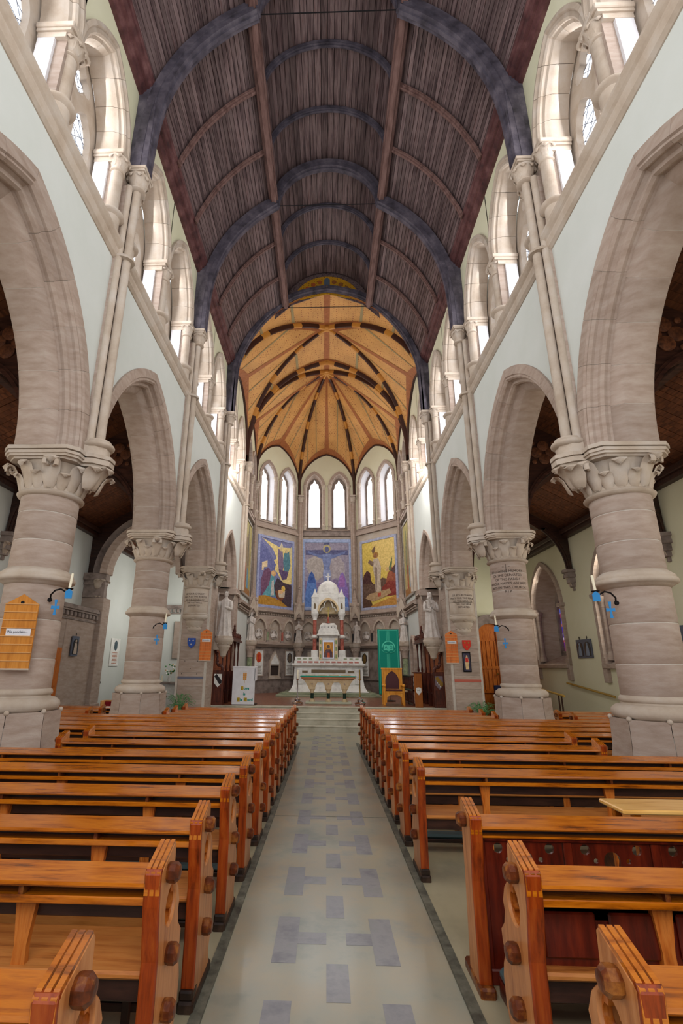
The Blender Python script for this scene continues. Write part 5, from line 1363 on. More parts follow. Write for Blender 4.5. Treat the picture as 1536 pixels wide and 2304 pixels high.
# ---- high altar ----
ha = empty('high_altar', (0.06, 0, 0), 0, 'white marble high altar with red marble columns and domed canopy against the apse', 'altar')
Z = CF
for i, (x, y0, h) in enumerate(((2.35, 23.2, .08), (2.1, 23.55, .16))):
    MB().box(-x, x, y0, 26.5, Z+h-.08, Z+h, .01).build('altar_step', mat('green_step_stone%d' % i, [(110, 118, 92), (140, 146, 118), (156, 158, 134)], .45, 2), ha)
mb = MB()
prof = [(1.86, .66), (1.78, .72), (1.72, .82), (1.66, .95), (1.62, 1.2), (1.60, 1.75), (1.66, 1.80), (1.72, 1.84), (1.72, 1.92)]
rings = [[(-x, 24.35-(x-1.6)*1.2, z), (x, 24.35-(x-1.6)*1.2, z), (x, 25.5, z), (-x, 25.5, z)] for x, z in prof]
mb.loft(rings); mb.build('altar_block', white_m, ha)
MB().box(-1.5, 1.5, 24.28, 24.34, .98, 1.70, .01).build('front_panel', white_m, ha)
for x in (-1.35, 1.35): MB().box(x-.12, x+.12, 24.24, 24.29, 1.0, 1.68, .01).build('pilaster', white_m, ha)
for i in range(4): MB().box(-1.05+i*.55, -.62+i*.55, 24.255, 24.285, 1.08, 1.42, .01).build('relief_panel', cream_m, ha)
inl = plain('brown_inlay', (112, 96, 72), .4); inlr = plain('red_inlay', (176, 110, 100), .4)
MB().box(-.8, .8, 24.262, 24.285, 1.50, 1.64).build('inscribed_band', inl, ha)
for x in (-1.12, 1.05): MB().box(x-.15, x+.15, 24.262, 24.285, 1.50, 1.60).build('inlay', inl, ha)
for z0, z1, y0, hw in ((1.92, 2.05, 24.75, 1.64), (2.05, 2.22, 24.95, 1.62)):
    MB().box(-hw, hw, y0, 25.5, z0, z1, .01).build('gradine', white_m, ha)
for i in range(11): MB().box(-1.5+i*.275, -1.3+i*.275, 24.735, 24.755, 1.95, 2.02).build('inlay', inlr, ha)
for i in range(11):
    if abs(-1.4+i*.28) > .75: MB().box(-1.5+i*.28, -1.34+i*.28, 24.935, 24.955, 2.10, 2.17).build('inlay', plain('green_inlay%d' % i, (150, 156, 130), .4), ha)
# tabernacle
tb = empty('tabernacle', parent=ha)
MB().box(-.46, .46, 24.85, 25.5, 2.05, 3.22, .01).build('case', white_m, tb)
MB().box(-.28, .28, 24.80, 24.86, 2.14, 3.02, .01).build('door_frame', silver, tb)
MB().box(-.23, .23, 24.785, 24.805, 2.2, 2.92).build('icon_ground', plain('icon_gold', (196, 132, 50), .4), tb)
MB().prism([(-.2, 2.2), (.2, 2.2), (.19, 2.45), (.1, 2.58), (-.1, 2.58), (-.19, 2.45)], 24.775, 24.785, lambda u, v, w: (u, w, v)).build('icon_robe', pm((96, 72, 78)), tb)
MB().prism([(-.06, 2.2), (.08, 2.2), (.06, 2.42), (-.04, 2.42)], 24.772, 24.775, lambda u, v, w: (u, w, v)).build('icon_book', pm((200, 90, 60)), tb)
MB().prism(circ(0, 2.72, .13, 16), 24.775, 24.782, lambda u, v, w: (u, w, v)).build('icon_halo', plain('halo_gold', (216, 160, 70), .4), tb)
MB().prism(circ(0, 2.70, .085, 14), 24.768, 24.776, lambda u, v, w: (u, w, v)).build('icon_head', pm((112, 92, 84)), tb)
for x in (-.38, .38):
    MB().box(x-.07, x+.07, 24.80, 24.86, 2.1, 3.1, .01).build('side_pilaster', cream_m, tb)
    for z in (2.25, 2.6, 2.92): MB().box(x-.035, x+.035, 24.79, 24.80, z-.09, z+.09).build('inlay', plain('jade_inlay', (130, 150, 96), .4), tb)
MB().box(-.56, .56, 24.72, 25.5, 3.22, 3.3, .015).build('cornice', white_m, tb)
MB().loft([[(-x, 24.78+(.52-x)*.8, z), (x, 24.78+(.52-x)*.8, z), (x, 25.5, z), (-x, 25.5, z)] for x, z in ((.52, 3.3), (.5, 3.4), (.44, 3.55), (.42, 3.56), (.42, 3.72), (.36, 3.76), (.3, 3.84))]).build('stepped_top', white_m, tb)
for i in range(5): MB().sphere((-.32+i*.16, 24.86, 3.64), .022, 8, 6).build('boss', iron, tb, 60)
# columns and canopy
LEAFW = LEAF.copy(); LEAFW.materials.clear(); LEAFW.materials.append(white_m)
for s in (-1, 1):
    x = s*.67; c = empty('canopy_column', parent=ha)
    MB().box(x-.17, x+.17, 25.0, 25.34, 2.05, 2.55, .02).build('pedestal', white_m, c)
    MB().lathe([(.10, 2.55), (.095, 3.12)], 18, (x, 25.17)).build('lower_shaft', red_m, c, 50)
    MB().lathe([(.095, 3.10), (.17, 3.14), (.18, 3.2), (.14, 3.26), (.1, 3.28)], 18, (x, 25.17)).build('collar', white_m, c, 50)
    MB().lathe([(.095, 3.26), (.09, 4.0)], 18, (x, 25.17)).build('upper_shaft', red_m, c, 50)
    MB().lathe([(.09, 3.98), (.12, 4.0), (.1, 4.04), (.16, 4.2), (.2, 4.26), (.2, 4.32)], 12, (x, 25.17)).build('capital', white_m, c, 50)
    for k in range(6):
        a = 2*PI*k/6; l = link('leaf', LEAFW, c); l.location = (x+.08*math.cos(a), 25.17+.08*math.sin(a), 4.05); l.rotation_euler.z = a; l.scale = (.4, .5, .6)
    MB().box(x-.17, x+.17, 25.02, 25.5, 4.32, 5.2, .01).build('pier', white_m, c)
    MB().prism([(-.05, 4.55), (.05, 4.55), (.05, 4.75), (0, 4.85), (-.05, 4.75)], 25.0, 25.02, lambda u, v, w: (x+u, w, v)).build('niche', inl, c)
    MB().prism([(-.19, 5.1), (.19, 5.1), (0, 5.4)], 24.98, 25.5, lambda u, v, w: (x+u, w, v)).build('pier_gable', white_m, c)
    MB().lathe([(.12, 5.2), (.10, 5.3), (.02, 5.55)], 8, (x, 25.2)).build('pinnacle', white_m, c)
can = empty('canopy', parent=ha)
hole = [(-.5, 4.30)]+[(u, 4.42+v) for u, v in parch(.5, .62, 12)]+[(.5, 4.30)]
me = curve_mesh('front_arch', [[(-.56, 4.30), (-.56, 5.22), (.56, 5.22), (.56, 4.30)], hole], .3, frameM((0, 25.2, 0), (1, 0, 0), (0, 0, 1)), white_m); link('front_arch', me, can)
me = curve_mesh('arch_moulding', [[(-.54, 4.42)]+[(u, 4.42+v) for u, v in parch(.54, .68, 12)][1:-1]+[(.54, 4.42), (.46, 4.42)]+[(u, 4.42+v) for u, v in parch(.46, .56, 12)][-2:0:-1]+[(-.46, 4.42)]], .06, frameM((0, 25.02, 0), (1, 0, 0), (0, 0, 1)), cream_m); link('arch_moulding', me, can)
MB().tube([(-.4, 25.1, 4.45), (-.3, 25.1, 4.62), (-.22, 25.1, 4.6), (-.2, 25.1, 4.75), (-.14, 25.1, 4.9), (0, 25.1, 5.0), (.14, 25.1, 4.9), (.2, 25.1, 4.75), (.22, 25.1, 4.6), (.3, 25.1, 4.62), (.4, 25.1, 4.45)], .03, 8).build('cusping', white_m, can, 60)
MB().box(-.6, .6, 25.06, 25.5, 5.2, 5.3, .015).build('parapet', white_m, can)
MB().lathe([(.58, 5.28), (.60, 5.34), (.56, 5.45), (.53, 5.6), (.44, 5.78), (.3, 5.92), (.12, 6.0), (.0, 6.02)], 12, (0, 25.4), sy=.6).build('dome', white_m, can)
MB().box(-.025, .025, 25.32, 25.37, 6.0, 6.38, .008).box(-.12, .12, 25.32, 25.37, 6.2, 6.25, .008).sphere((0, 25.345, 6.02), .06, 10, 6).build('cross', white_m, can)
MB().box(-.5, .5, 25.45, 25.5, 4.3, 5.2).build('canopy_back', cream_m, can)
# figure group between the columns: angel capital with gilt crucifix
cx = empty('altar_cross', (0.06, 25.0, 3.84), 0, 'small gilt crucifix on a red base on top of the tabernacle', 'crucifix')
MB().lathe([(.12, 0), (.07, .04), (.04, .12), (.05, .2), (.03, .3)], 12).build('foot', red_m, cx, 50)
MB().box(-.02, .02, -.015, .015, .28, .8, .004).box(-.12, .12, -.015, .015, .58, .62, .004).build('gilt_cross', gold, cx)

# ---- nave altar table ----
t = empty('altar_table', (0.03, 19.5, Z), 0, 'cream stone altar table on dark green columns with a green cloth runner', 'altar')
MB().box(-.84, .84, -.4, .55, 0, .06, .01).build('low_step', mat('pale_step', [(170, 176, 150), (190, 192, 170)], .5, 4), t)
MB().box(-1.0, 1.0, -.35, .4, .86, .93, .015).build('table_slab', mat('terracotta_slab', [(170, 108, 74), (196, 136, 98)], .45, 4), t)
MB().box(-1.04, 1.04, -.37, .42, .93, .962, .008).build('green_cloth', teal, t)
A = [(-.96, .86), (-.9, .80), (-.82, .70), (-.75, .58), (-.72, .50), (-.48, .50)]+[(-.30+.19*math.cos(q), .50+.27*math.sin(q)) for q in [PI-PI*k/10 for k in range(11)]]+[(-.11, .5), (.11, .5)]+[(.30+.19*math.cos(q), .50+.27*math.sin(q)) for q in [PI-PI*k/10 for k in range(11)]]+[(.48, .5), (.72, .50), (.75, .58), (.82, .70), (.9, .80), (.96, .86)]
me = curve_mesh('arched_front', [A], .26, frameM((0, -.05, 0), (1, 0, 0), (0, 0, 1)), cream_m); link('arched_front', me, t)
for x in (-.60, 0, .60):
    MB().lathe([(.062, .16), (.06, .38)], 16, (x, -.05)).build('column_shaft', dgreen_m, t, 50)
    MB().lathe([(.062, .36), (.075, .38), (.065, .40), (.10, .48), (.12, .52)], 12, (x, -.05)).build('capital', cream_m, t, 50)
    MB().lathe([(.11, .06), (.11, .10), (.09, .12), (.07, .17)], 12, (x, -.05)).build('base', cream_m, t, 50)
    MB().lathe([(.03, 0), (.03, .01)], 10).xf(frameM((x, -.19, .68), (1, 0, 0), (0, 0, 1), (0, -1, 0))).build('carved_dot', stone, t)
# ---- paschal candle stands ----
def stand(x, y, lab, col, top):
    e = empty('candle_stand', (x, y, Z), 0, lab, 'candle stand', 'tall candle stands')
    MB().lathe([(.20, 0.03), (.21, .06), (.17, .09), (.10, .12), (.12, .16), (.06, .2), (.035, .26)], 20).build('base', silver, e, 50)
    for k in range(3):
        a = 2*PI*k/3+.5; MB().sphere((.18*math.cos(a), .18*math.sin(a), .035), .035, 8, 6).build('foot', silver, e, 60)
    MB().lathe([(.035, .24), (.018, .3), (.022, .55), (.016, .8), (.02, .82), (.05, .84), (.055, .86), (.02, .88)], 14).build('stem', gold if col else silver, e, 50)
    MB().lathe([(.03, .86), (.03, top), (.012, top+.02)], 14).build('candle', gold if col else wax, e, 50)
    MB().lathe([(.004, top+.02), (.003, top+.05)], 6).build('wick', iron, e)
stand(-1.09, 19.0, 'silver candle stand with ivory candle left of the altar table', 0, 1.16)
stand(1.17, 19.0, 'gilt candle stand with silver foot right of the altar table', 1, 1.18)
# ---- banner ----
b = empty('banner', (2.50, 21.0, Z), 0, 'tall green silk banner with Alpha and Omega in an open book', 'banner')
MB().box(-.44, .44, -.012, .012, .25, 2.80, .004).build('cloth', teal, b)
MB().tube([(-.48, 0, 2.80), (.48, 0, 2.80)], .016, 8).build('rail', silver, b)
MB().tube([(0, .03, 0.03), (0, .03, 2.8)], .016, 8).build('pole', silver, b)
MB().lathe([(.22, 0), (.22, .03), (.03, .05)], 16, (0, .03)).build('foot', iron, b)
F2 = frameM((0, -.013, 0), (1, 0, 0), (0, 0, 1), (0, -1, 0))
def bx2(x0, x1, z0, z1, m, nm): MB().box(x0, x1, -.017, -.012, z0, z1).build(nm, m, b)
for x in (-.37, .37): bx2(x-.008, x+.008, .3, 2.76, teal_lt, 'edge_stripe')
bx2(-.37, .37, 2.74, 2.755, teal_lt, 'edge_stripe')
for x in (-.07, -.035, 0, .035): bx2(x-.005, x+.007, 2.30, 2.72, teal_lt, 'centre_stripe'); bx2(x-.005, x+.007, 1.2, 1.82, teal_lt, 'centre_stripe')
me = curve_mesh('rainbow', [[(.28*math.cos(q), 2.06+.27*math.sin(q)) for q in [PI*k/14 for k in range(15)]]+[(.235*math.cos(q), 2.06+.225*math.sin(q)) for q in [PI-PI*k/14 for k in range(15)]]], .004, frameM((0, -.015, 0), (1, 0, 0), (0, 0, 1)), teal_lt); link('rainbow', me, b)
me = curve_mesh('open_book', [[(-.2, 1.94), (-.2, 2.17), (-.1, 2.19), (0, 2.15), (.1, 2.19), (.2, 2.17), (.2, 1.94), (.1, 1.96), (0, 1.92), (-.1, 1.96)]], .004, frameM((0, -.016, 0), (1, 0, 0), (0, 0, 1)), teal_lt); link('open_book', me, b)
MB().tube([(-.28, -.018, 1.98), (-.2, -.018, 1.88), (-.08, -.018, 1.86), (0, -.018, 1.90), (.08, -.018, 1.86), (.2, -.018, 1.88), (.28, -.018, 1.98)], .008, 6).build('book_edge', teal_lt, b)
for ch, x in (('Α', -.1), ('Ω', .1)): link('letter', text_mesh(ch, .17, .006, frameM((x, -.02, 2.06), (1, 0, 0), (0, 0, 1), (0, -1, 0)), teal), b)
# ---- presider's chair ----
c = empty('presider_chair', (2.37, 19.0, Z), 0, 'golden oak presider chair with pointed oxblood leather back', 'chair')
bk = [(-.37, .5), (-.37, 1.24), (.37, 1.24), (.37, .5)]; pa = [(-.25, .54)]+[(u, .80+v) for u, v in parch(.25, .36, 10)]+[(.25, .54)]
me = curve_mesh('back_frame', [bk, pa], .06, frameM((0, .25, 0), (1, 0, 0), (0, 0, 1)), throne); link('back_frame', me, c)
me = curve_mesh('leather_back', [pa], .03, frameM((0, .25, 0), (1, 0, 0), (0, 0, 1)), leather, .004); link('leather_back', me, c)
MB().box(-.33, .33, -.25, .24, .42, .48, .01).build('seat_rail', throne, c)
MB().box(-.29, .29, -.25, .22, .48, .53, .02).build('leather_seat', leather, c)
MB().box(-.39, .39, .21, .29, 1.22, 1.27, .01).build('crest_rail', throne, c)
for x in (-.34, .34):
    MB().box(x-.035, x+.035, -.27, -.2, 0, .66, .01).build('leg', throne, c); MB().box(x-.035, x+.035, .21, .28, 0, .5, .01).build('leg', throne, c)
    MB().box(x-.045, x+.045, -.32, .24, .64, .70, .02).build('arm', throne, c)
    MB().sphere((x, -.32, .67), .055, 10, 8).build('arm_knob', throne, c, 60)
me = curve_mesh('arched_apron', [[(-.31, .42), (.31, .42), (.31, .1), (.27, .1), (.25, .28), (.12, .36), (-.12, .36), (-.25, .28), (-.27, .1), (-.31, .1)]], .03, frameM((0, -.235, 0), (1, 0, 0), (0, 0, 1)), throne); link('arched_apron', me, c)
st = empty('stool', (2.84, 19.6, Z), 0, 'dark turned stool with pale top right of the presider chair', 'stool')
MB().lathe([(.15, .42), (.16, .44), (.15, .47)], 16).build('top', cream_m, st, 50)
for k in range(3):
    a = 2*PI*k/3; MB().tube([(.1*math.cos(a), .1*math.sin(a), .42), (.16*math.cos(a), .16*math.sin(a), 0)], .018, 6).build('leg', wood_dk, st, 60)
# ---- lectern with frontal ----
l = empty('lectern', (-2.91, 18.02, Z), 0, 'lectern draped with a white frontal embroidered Love is His Word', 'lectern')
MB().box(-.39, .39, -.02, .0, .03, 1.24, .004).build('frontal', white_c, l)
MB().box(-.41, .41, -.03, .44, 1.22, 1.28, .01).build('desk_top', white_c, l)
MB().box(.36, .41, -.02, .40, .80, 1.22, .01).build('side_fall', white_c, l)
MB().box(-.34, .34, .02, .40, 0.0, 1.2, .01).build('stand_body', wood_dk, l)
MB().box(-.36, .44, .0, .42, 0, .06, .01).build('stand_base', wood_dk, l)
tg = plain('embroidery_green', (16, 140, 128), .6); ty = plain('embroidery_gold', (190, 150, 40), .5); to = plain('embroidery_orange', (216, 140, 40), .5)
def emb(txt, x, z, size, m, al='LEFT'): link('embroidered_word', text_mesh(txt, size, .006, frameM((x, -.025, z), (1, 0, 0), (0, 0, 1), (0, -1, 0)), m, al, .004), l)
MB().box(-.085, -.0, -.026, -.02, .50, .62).build('initial_block', ty, l); MB().box(-.20, -.11, -.026, -.02, .12, .25).build('initial_block', ty, l); MB().box(.03, .14, -.026, -.02, .13, .25).build('initial_block', ty, l)
link('initial', text_mesh('L', .12, .004, frameM((-.06, -.029, .56), (1, 0, 0), (0, 0, 1), (0, -1, 0)), plain('initial_green', (80, 120, 40), .6)), l)
link('initial', text_mesh('H', .12, .004, frameM((-.155, -.029, .185), (1, 0, 0), (0, 0, 1), (0, -1, 0)), MATS['initial_green']), l)
link('initial', text_mesh('W', .11, .004, frameM((.085, -.029, .19), (1, 0, 0), (0, 0, 1), (0, -1, 0)), MATS['initial_green']), l)
emb('ove', .01, .55, .13, tg); emb('is', .0, .37, .13, tg); emb('is', -.10, .185, .13, tg); emb('ord', .15, .185, .13, tg)
for z in (.86, .92, .98, 1.03):
    for x in (-.03, .04): MB().sphere((x+.03, -.024, z), .03, 8, 6, (1, .2, 1.2)).build('embroidered_grain', to, l, 60)
MB().tube([(.035, -.024, .72), (.035, -.024, 1.02)], .005, 5).build('embroidered_stalk', ty, l)
for dx in (-.05, 0, .05): MB().tube([(.035+dx*.6, -.024, 1.04), (.035+dx, -.024, 1.11)], .004, 5).build('embroidered_awn', ty, l)
# ---- choir stalls ----
STALL = mat('dark_choir_oak', [(44, 18, 14), (76, 34, 24), (100, 48, 32)], .35, 3, (6, 6, 1), .2, .08, coat=.3)
STALL2 = mat('mid_choir_oak', [(110, 50, 24), (150, 78, 40), (170, 94, 52)], .4, 3, (9, 9, 1), .2, .05)
for s in (-1, 1):
    side = 'left' if s < 0 else 'right'
    e = empty('choir_stall', (0, 0, Z), 0, 'dark carved choir stall with canopy on the %s of the chancel' % side, 'choir stall', None)
    X = lambda a: s*a
    MB().box(X(3.62), X(4.0), 18.0, 18.08, 0, 1.15, .01).build('stall_end', STALL, e)
    MB().box(X(3.68), X(3.94), 17.985, 18.0, .1, .55, .01).build('end_panel', STALL, e)
    sc = MB().tube([(X(3.66), 18.04, 1.15), (X(3.72), 18.04, 1.28), (X(3.84), 18.04, 1.3), (X(3.9), 18.04, 1.42), (X(3.88), 18.04, 1.6), (X(3.95), 18.04, 1.75), (X(3.97), 18.04, 2.05)], [.05, .05, .045, .05, .04, .045, .04], 8)
    for p in ((3.68, 1.2), (3.78, 1.32), (3.88, 1.45), (3.9, 1.7), (3.96, 2.1), (3.96, 2.2)): sc.sphere((X(p[0]), 18.04, p[1]), .06, 8, 6)
    sc.build('carved_scroll', STALL, e, 60)
    # shield panel
    shp = MB().prism([(-.13, .3), (.13, .3), (.13, 0), (0, -.14), (-.13, 0)], 0, .015, lambda u, v, w: (X(3.81)+u, 17.985-w, .72+v)).build('painted_shield', white_m if s < 0 else plain('grey_shield', (120, 104, 110), .6), e)
    MB().prism([(-.13, .22), (-.05, .3), (.13, .08), (.13, 0), (.06, -.05)], .015, .02, lambda u, v, w: (X(3.81)+u, 17.985-w, .72+v)).build('shield_bend', black_m if s < 0 else gold, shp)
    for k in range(3): MB().box(X(3.81)-.03+.05*k-.05, X(3.81)+.05*k-.05, 17.955, 17.968, .78-.06*k, .82-.06*k).build('charge', white_m, shp)
    # seats, back panelling and canopy
    MB().box(X(4.0), X(4.08), 18.0, 21.3, 0, 2.2, .01).build('back_wall', STALL2, e)
    n = 22
    for k in range(n): MB().box(X(3.985), X(4.0), 18.1+k*.145, 18.1+k*.145+.12, 1.2, 2.15, .01).build('back_plank', STALL2, e)
    MB().box(X(3.7), X(4.0), 18.1, 21.3, .40, .46, .01).build('seat', STALL, e)
    MB().box(X(3.58), X(4.08), 18.0, 21.35, 2.2, 2.28, .01).box(X(3.62), X(4.05), 18.05, 21.3, 2.28, 2.36, .01).build('canopy_cornice', STALL, e)
    for k in range(12):
        MB().lathe([(.03, 2.36), (.05, 2.42), (.02, 2.48), (.03, 2.52), (.0, 2.56)], 8, (X(3.66), 18.1+k*.29)).build('cresting_knob', STALL, e, 50)
    for k in range(5):
        yy = 18.15+k*.78
        MB().lathe([(.03, 1.1), (.05, 1.2), (.025, 1.35), (.035, 1.6), (.025, 1.9), (.05, 2.1), (.06, 2.2)], 8, (X(3.72), yy)).build('canopy_post', STALL, e, 50)
        MB().box(X(3.6), X(4.0), yy-.025, yy+.025, .0, 1.1, .01).build('seat_division', STALL, e)
    MB().lathe([(.09, 2.3), (.1, 2.4), (.05, 2.5), (.07, 2.6), (.03, 2.75), (.05, 2.8), (0, 2.9)], 10, (X(3.7), 18.06)).build('finial', STALL, e, 50)
    MB().lathe([(.09, 2.3), (.1, 2.4), (.05, 2.5), (.07, 2.6), (.03, 2.75), (.05, 2.8), (0, 2.9)], 10, (X(3.7), 20.1)).build('finial', STALL, e, 50)
    # front desk with turned balusters
    d = empty('choir_desk', (0, 0, Z), 0, 'choir desk with rows of turned balusters on the %s of the chancel' % side, 'choir desk')
    MB().box(X(2.98), X(3.38), 18.7, 21.4, .98, 1.02, .01).build('desk_board', STALL, d)
    MB().box(X(3.02), X(3.08), 18.7, 21.4, .48, .54, .01).box(X(3.02), X(3.08), 18.7, 21.4, .0, .08, .01).build('rail', STALL, d)
    for k in range(14):
        for z0, z1 in ((.08, .48), (.54, .98)):
            h = z1-z0; MB().lathe([(.02, z0), (.035, z0+h*.2), (.018, z0+h*.35), (.035, z0+h*.55), (.018, z0+h*.75), (.03, z0+h*.9), (.02, z1)], 8, (X(3.05), 18.82+k*.19)).build('baluster', STALL, d, 50)
    for k in range(3):
        for z0, z1 in ((.08, .48), (.54, .98)):
            h = z1-z0; MB().lathe([(.02, z0), (.035, z0+h*.2), (.018, z0+h*.35), (.035, z0+h*.55), (.018, z0+h*.75), (.03, z0+h*.9), (.02, z1)], 8, (X(3.16+.1*k), 18.74)).build('baluster', STALL, d, 50)
    MB().box(X(3.0), X(3.4), 18.7, 18.76, .48, .54, .01).build('end_rail', STALL, d)
# small oak desk with a white shield, right
d = empty('oak_desk', (3.10, 18.2, Z), 0, 'upright oak desk end with a small white shield, right of the presider chair', 'desk')
# moved just in front of the stall desk
MB().box(-.13, .13, -.22, -.17, 0, 1.12, .01).build('desk_end', throne if False else mat('desk_oak', [(130, 70, 20), (160, 92, 34)], .4, 3, (6, 6, 1)), d)
MB().box(-.16, .16, -.25, .05, 1.10, 1.15, .01).build('desk_cap', STALL, d)
MB().prism([(-.09, .62), (-.06, .64), (0, .65), (.06, .64), (.09, .62), (.09, .5), (0, .40), (-.09, .5)], 0, .012, lambda u, v, w: (u, -.22-w, v)).build('white_shield', white_m, d)
link('monogram', text_mesh('IHS', .07, .004, frameM((0, -.236, .55), (1, 0, 0), (0, 0, 1), (0, -1, 0)), plain('monogram_grey', (110, 110, 104), .6)), d)

# ---- hymn boards ----
def hymn_board(name, loc, rz, wd, h, m, lab, txt, rows=8, txrow=3):
    e = empty(name, loc, rz, lab, 'hymn board', None)
    pk = [(-wd/2, 0), (wd/2, 0), (wd/2, h), (0, h+.14*wd/.45), (-wd/2, h)]
    MB().prism(pk, 0, .025, lambda u, v, w: (u, -w, v)).build('backboard', m, e)
    MB().box(-wd/2-.01, wd/2+.01, -.035, -.02, -.012, .012, .003).build('bottom_rail', stone_lt, e)
    for i in range(rows): MB().box(-wd/2, wd/2, -.04, -.024, h*(i+1)/rows-.008, h*(i+1)/rows+.004, .002).build('number_rail', wood_pale, e)
    if txt:
        z = h*(rows-txrow)/rows
        cd = MB().box(-wd*.33, wd*.40, -.036, -.028, z-h/rows+.012 if False else z+.004, z+h/rows-.012).build('white_card', white_c, e)
        link('lettering', text_mesh(txt, h/rows*.42, .002, frameM((-wd*.30, -.038, z+h/rows*.5), (1, 0, 0), (0, 0, 1), (0, -1, 0)), plain('card_ink_'+name, (60, 60, 64), .7), 'LEFT'), cd)
    MB().prism(circ(0, h+.02, .025, 10), .025, .03, lambda u, v, w: (u, -w, v)).build('pierced_trefoil', iron, e)
    return e
wood_pale = mat('board_rail_oak', [(196, 140, 80), (216, 164, 104)], .4, 6)
bo = mat('board_oak', [(168, 100, 26), (192, 122, 40), (204, 136, 54)], .4, 2.5, (8, 8, 1))
br = mat('board_red_oak', [(176, 84, 24), (204, 108, 40), (214, 124, 54)], .4, 2.5, (8, 8, 1))
hymn_board('hymn_board', (-4.30, 6.85, 1.72), R(8), .44, .87, bo, 'large golden oak board on the nearest left column, card reads We proclaim', 'We proclaim...', 8, 4)
hymn_board('hymn_board', (-4.02, 16.72, 1.93), R(6), .38, .90, br, 'orange oak hymn board with white card on the left chancel pier', 'We proclaim...', 9, 3)
hymn_board('hymn_board', (4.02, 16.72, 1.93), R(-8), .38, .90, br, 'orange oak hymn board with white card on the right chancel pier', 'We proclaim...', 9, 3)
# picture of a saint on the right pier
p = empty('icon_panel', (4.47, 16.74, 1.66), 0, 'narrow dark framed picture of a saint in red on the right chancel pier', 'picture')
MB().box(-.13, .13, -.02, 0, 0, .62, .004).build('frame', iron, p)
MB().box(-.10, .10, -.026, -.02, .04, .58).build('ground', pm((60, 56, 74)), p)
MB().prism([(-.05, .08), (.05, .08), (.06, .36), (.03, .46), (-.03, .46), (-.06, .36)], .026, .03, lambda u, v, w: (u, -w, v)).build('robe', pm((206, 176, 130)), p)
MB().prism([(-.05, .3), (.05, .3), (.04, .44), (-.04, .44)], .03, .033, lambda u, v, w: (u, -w, v)).build('cloak', pm((186, 50, 44)), p)
MB().prism(circ(0, .49, .028, 10), .03, .034, lambda u, v, w: (u, -w, v)).build('head', pm((206, 160, 120)), p)
# ---- candle brackets and consecration crosses on the columns ----
def bracket(s, k, labs, x, y, zc, zx):
    e = empty('candle_bracket', (x, y, zc), 0, labs[0], 'candle bracket', 'candle brackets on the columns')
    MB().tube([(s*.32, .12, -.10), (s*.28, .04, -.06), (s*.2, 0, -.0), (s*.12, 0, .02), (s*.05, 0, -.02), (0, 0, 0)], .012, 8).build('iron_arm', iron, e, 60)
    MB().lathe([(.015, 0), (.05, .015), (.055, .03), (.02, .03)], 12).build('drip_pan', iron, e, 50)
    MB().lathe([(.018, .03), (.018, .24), (.004, .25)], 10).xf(Matrix.Rotation(R(-4*s), 4, 'Y')).build('candle', wax, e, 50)
    MB().prism([(-.05, -.12), (.05, -.12), (.05, -.02), (.0, .02), (-.05, -.02)], 0, .012, lambda u, v, w: (u-s*.02, -.03-w, v)).build('blue_shield', blue, e)
    MB().lathe([(.035, 0), (.03, .02)], 8).xf(frameM((s*.33, .13, -.12), (1, 0, 0), (0, 0, 1), (0, -1, 0))).build('wall_plate', iron, e)
    cr = empty('wall_cross', (x+s*.16, y, zx), R(-12*s), labs[1], 'cross', 'consecration crosses on the columns')
    MB().prism([(-.02, -.11), (.02, -.11), (.009, -.018), (.055, -.024), (.055, .024), (.009, .018), (.02, .11), (-.02, .11), (-.009, .018), (-.055, .024), (-.055, -.024), (-.009, -.018)], 0, .012, lambda u, v, w: (u, -w, v)).build('painted_cross', blue, cr)
bracket(-1, 2, ('iron bracket with leaning ivory candle on the nearest left column', 'blue cross fixed to the nearest left column'), -3.73, 6.95, 2.80, 2.56)
bracket(1, 2, ('iron bracket with leaning ivory candle on the nearest right column', 'blue cross fixed to the nearest right column'), 3.66, 6.95, 2.80, 2.57)
bracket(-1, 3, ('iron bracket with ivory candle on the second left column', 'blue cross on the edge of the second left column'), -3.88, 11.86, 2.72, 2.36)
bracket(1, 3, ('iron bracket with ivory candle on the second right column', 'blue cross on the edge of the second right column'), 3.9, 11.86, 2.72, 2.34)
# ---- stations of the cross and plaques ----
def station(loc, rz, w_, h, lab, fig=2):
    e = empty('station_plaque', loc, rz, lab, 'plaque')
    MB().box(-w_/2, w_/2, -.04, 0, 0, h, .006).build('slab', plain('slate_%d' % int(abs(loc[1])*10+loc[0]*3), (84, 90, 104), .5), e)
    for k in range(fig):
        x = (k-(fig-1)/2)*w_/fig
        me = curve_mesh('arched_recess', [[(x-w_*.38/fig, .06), (x-w_*.38/fig, h*.6)]+[(x+u, h*.6+v) for u, v in parch(w_*.38/fig, h*.25, 5)][1:-1]+[(x+w_*.38/fig, h*.6), (x+w_*.38/fig, .06)]], .012, frameM((0, -.044, 0), (1, 0, 0), (0, 0, 1)), black_m); link('arched_recess', me, e)
        MB().lathe([(.0, .0), (.10, .02), (.08, .3), (.05, .42), (.02, .46), (.045, .5), (.04, .56), (0, .58)], 10, (x, -.05), sy=.4, sx=.9*w_/fig/.4).xf(Matrix.Translation((0, 0, .06))@Matrix.Scale((h-.15)/.6, 4, (0, 0, 1))).build('relief_figure', stone_lt if fig == 1 else plain('relief_grey%d' % k, (120, 128, 142), .6), e, 60)
    for k in range(fig):
        x = (k-(fig-1)/2)*w_/fig
        MB().box(x-.008, x+.008, -.03, -.015, h, h+.10).box(x-.03, x+.03, -.03, -.015, h+.05, h+.065).build('small_cross', iron, e)
station((8.505, 17.2, 2.13), R(-90), .98, .60, 'square dark relief plaque with two arches on the right aisle wall between windows', 2)
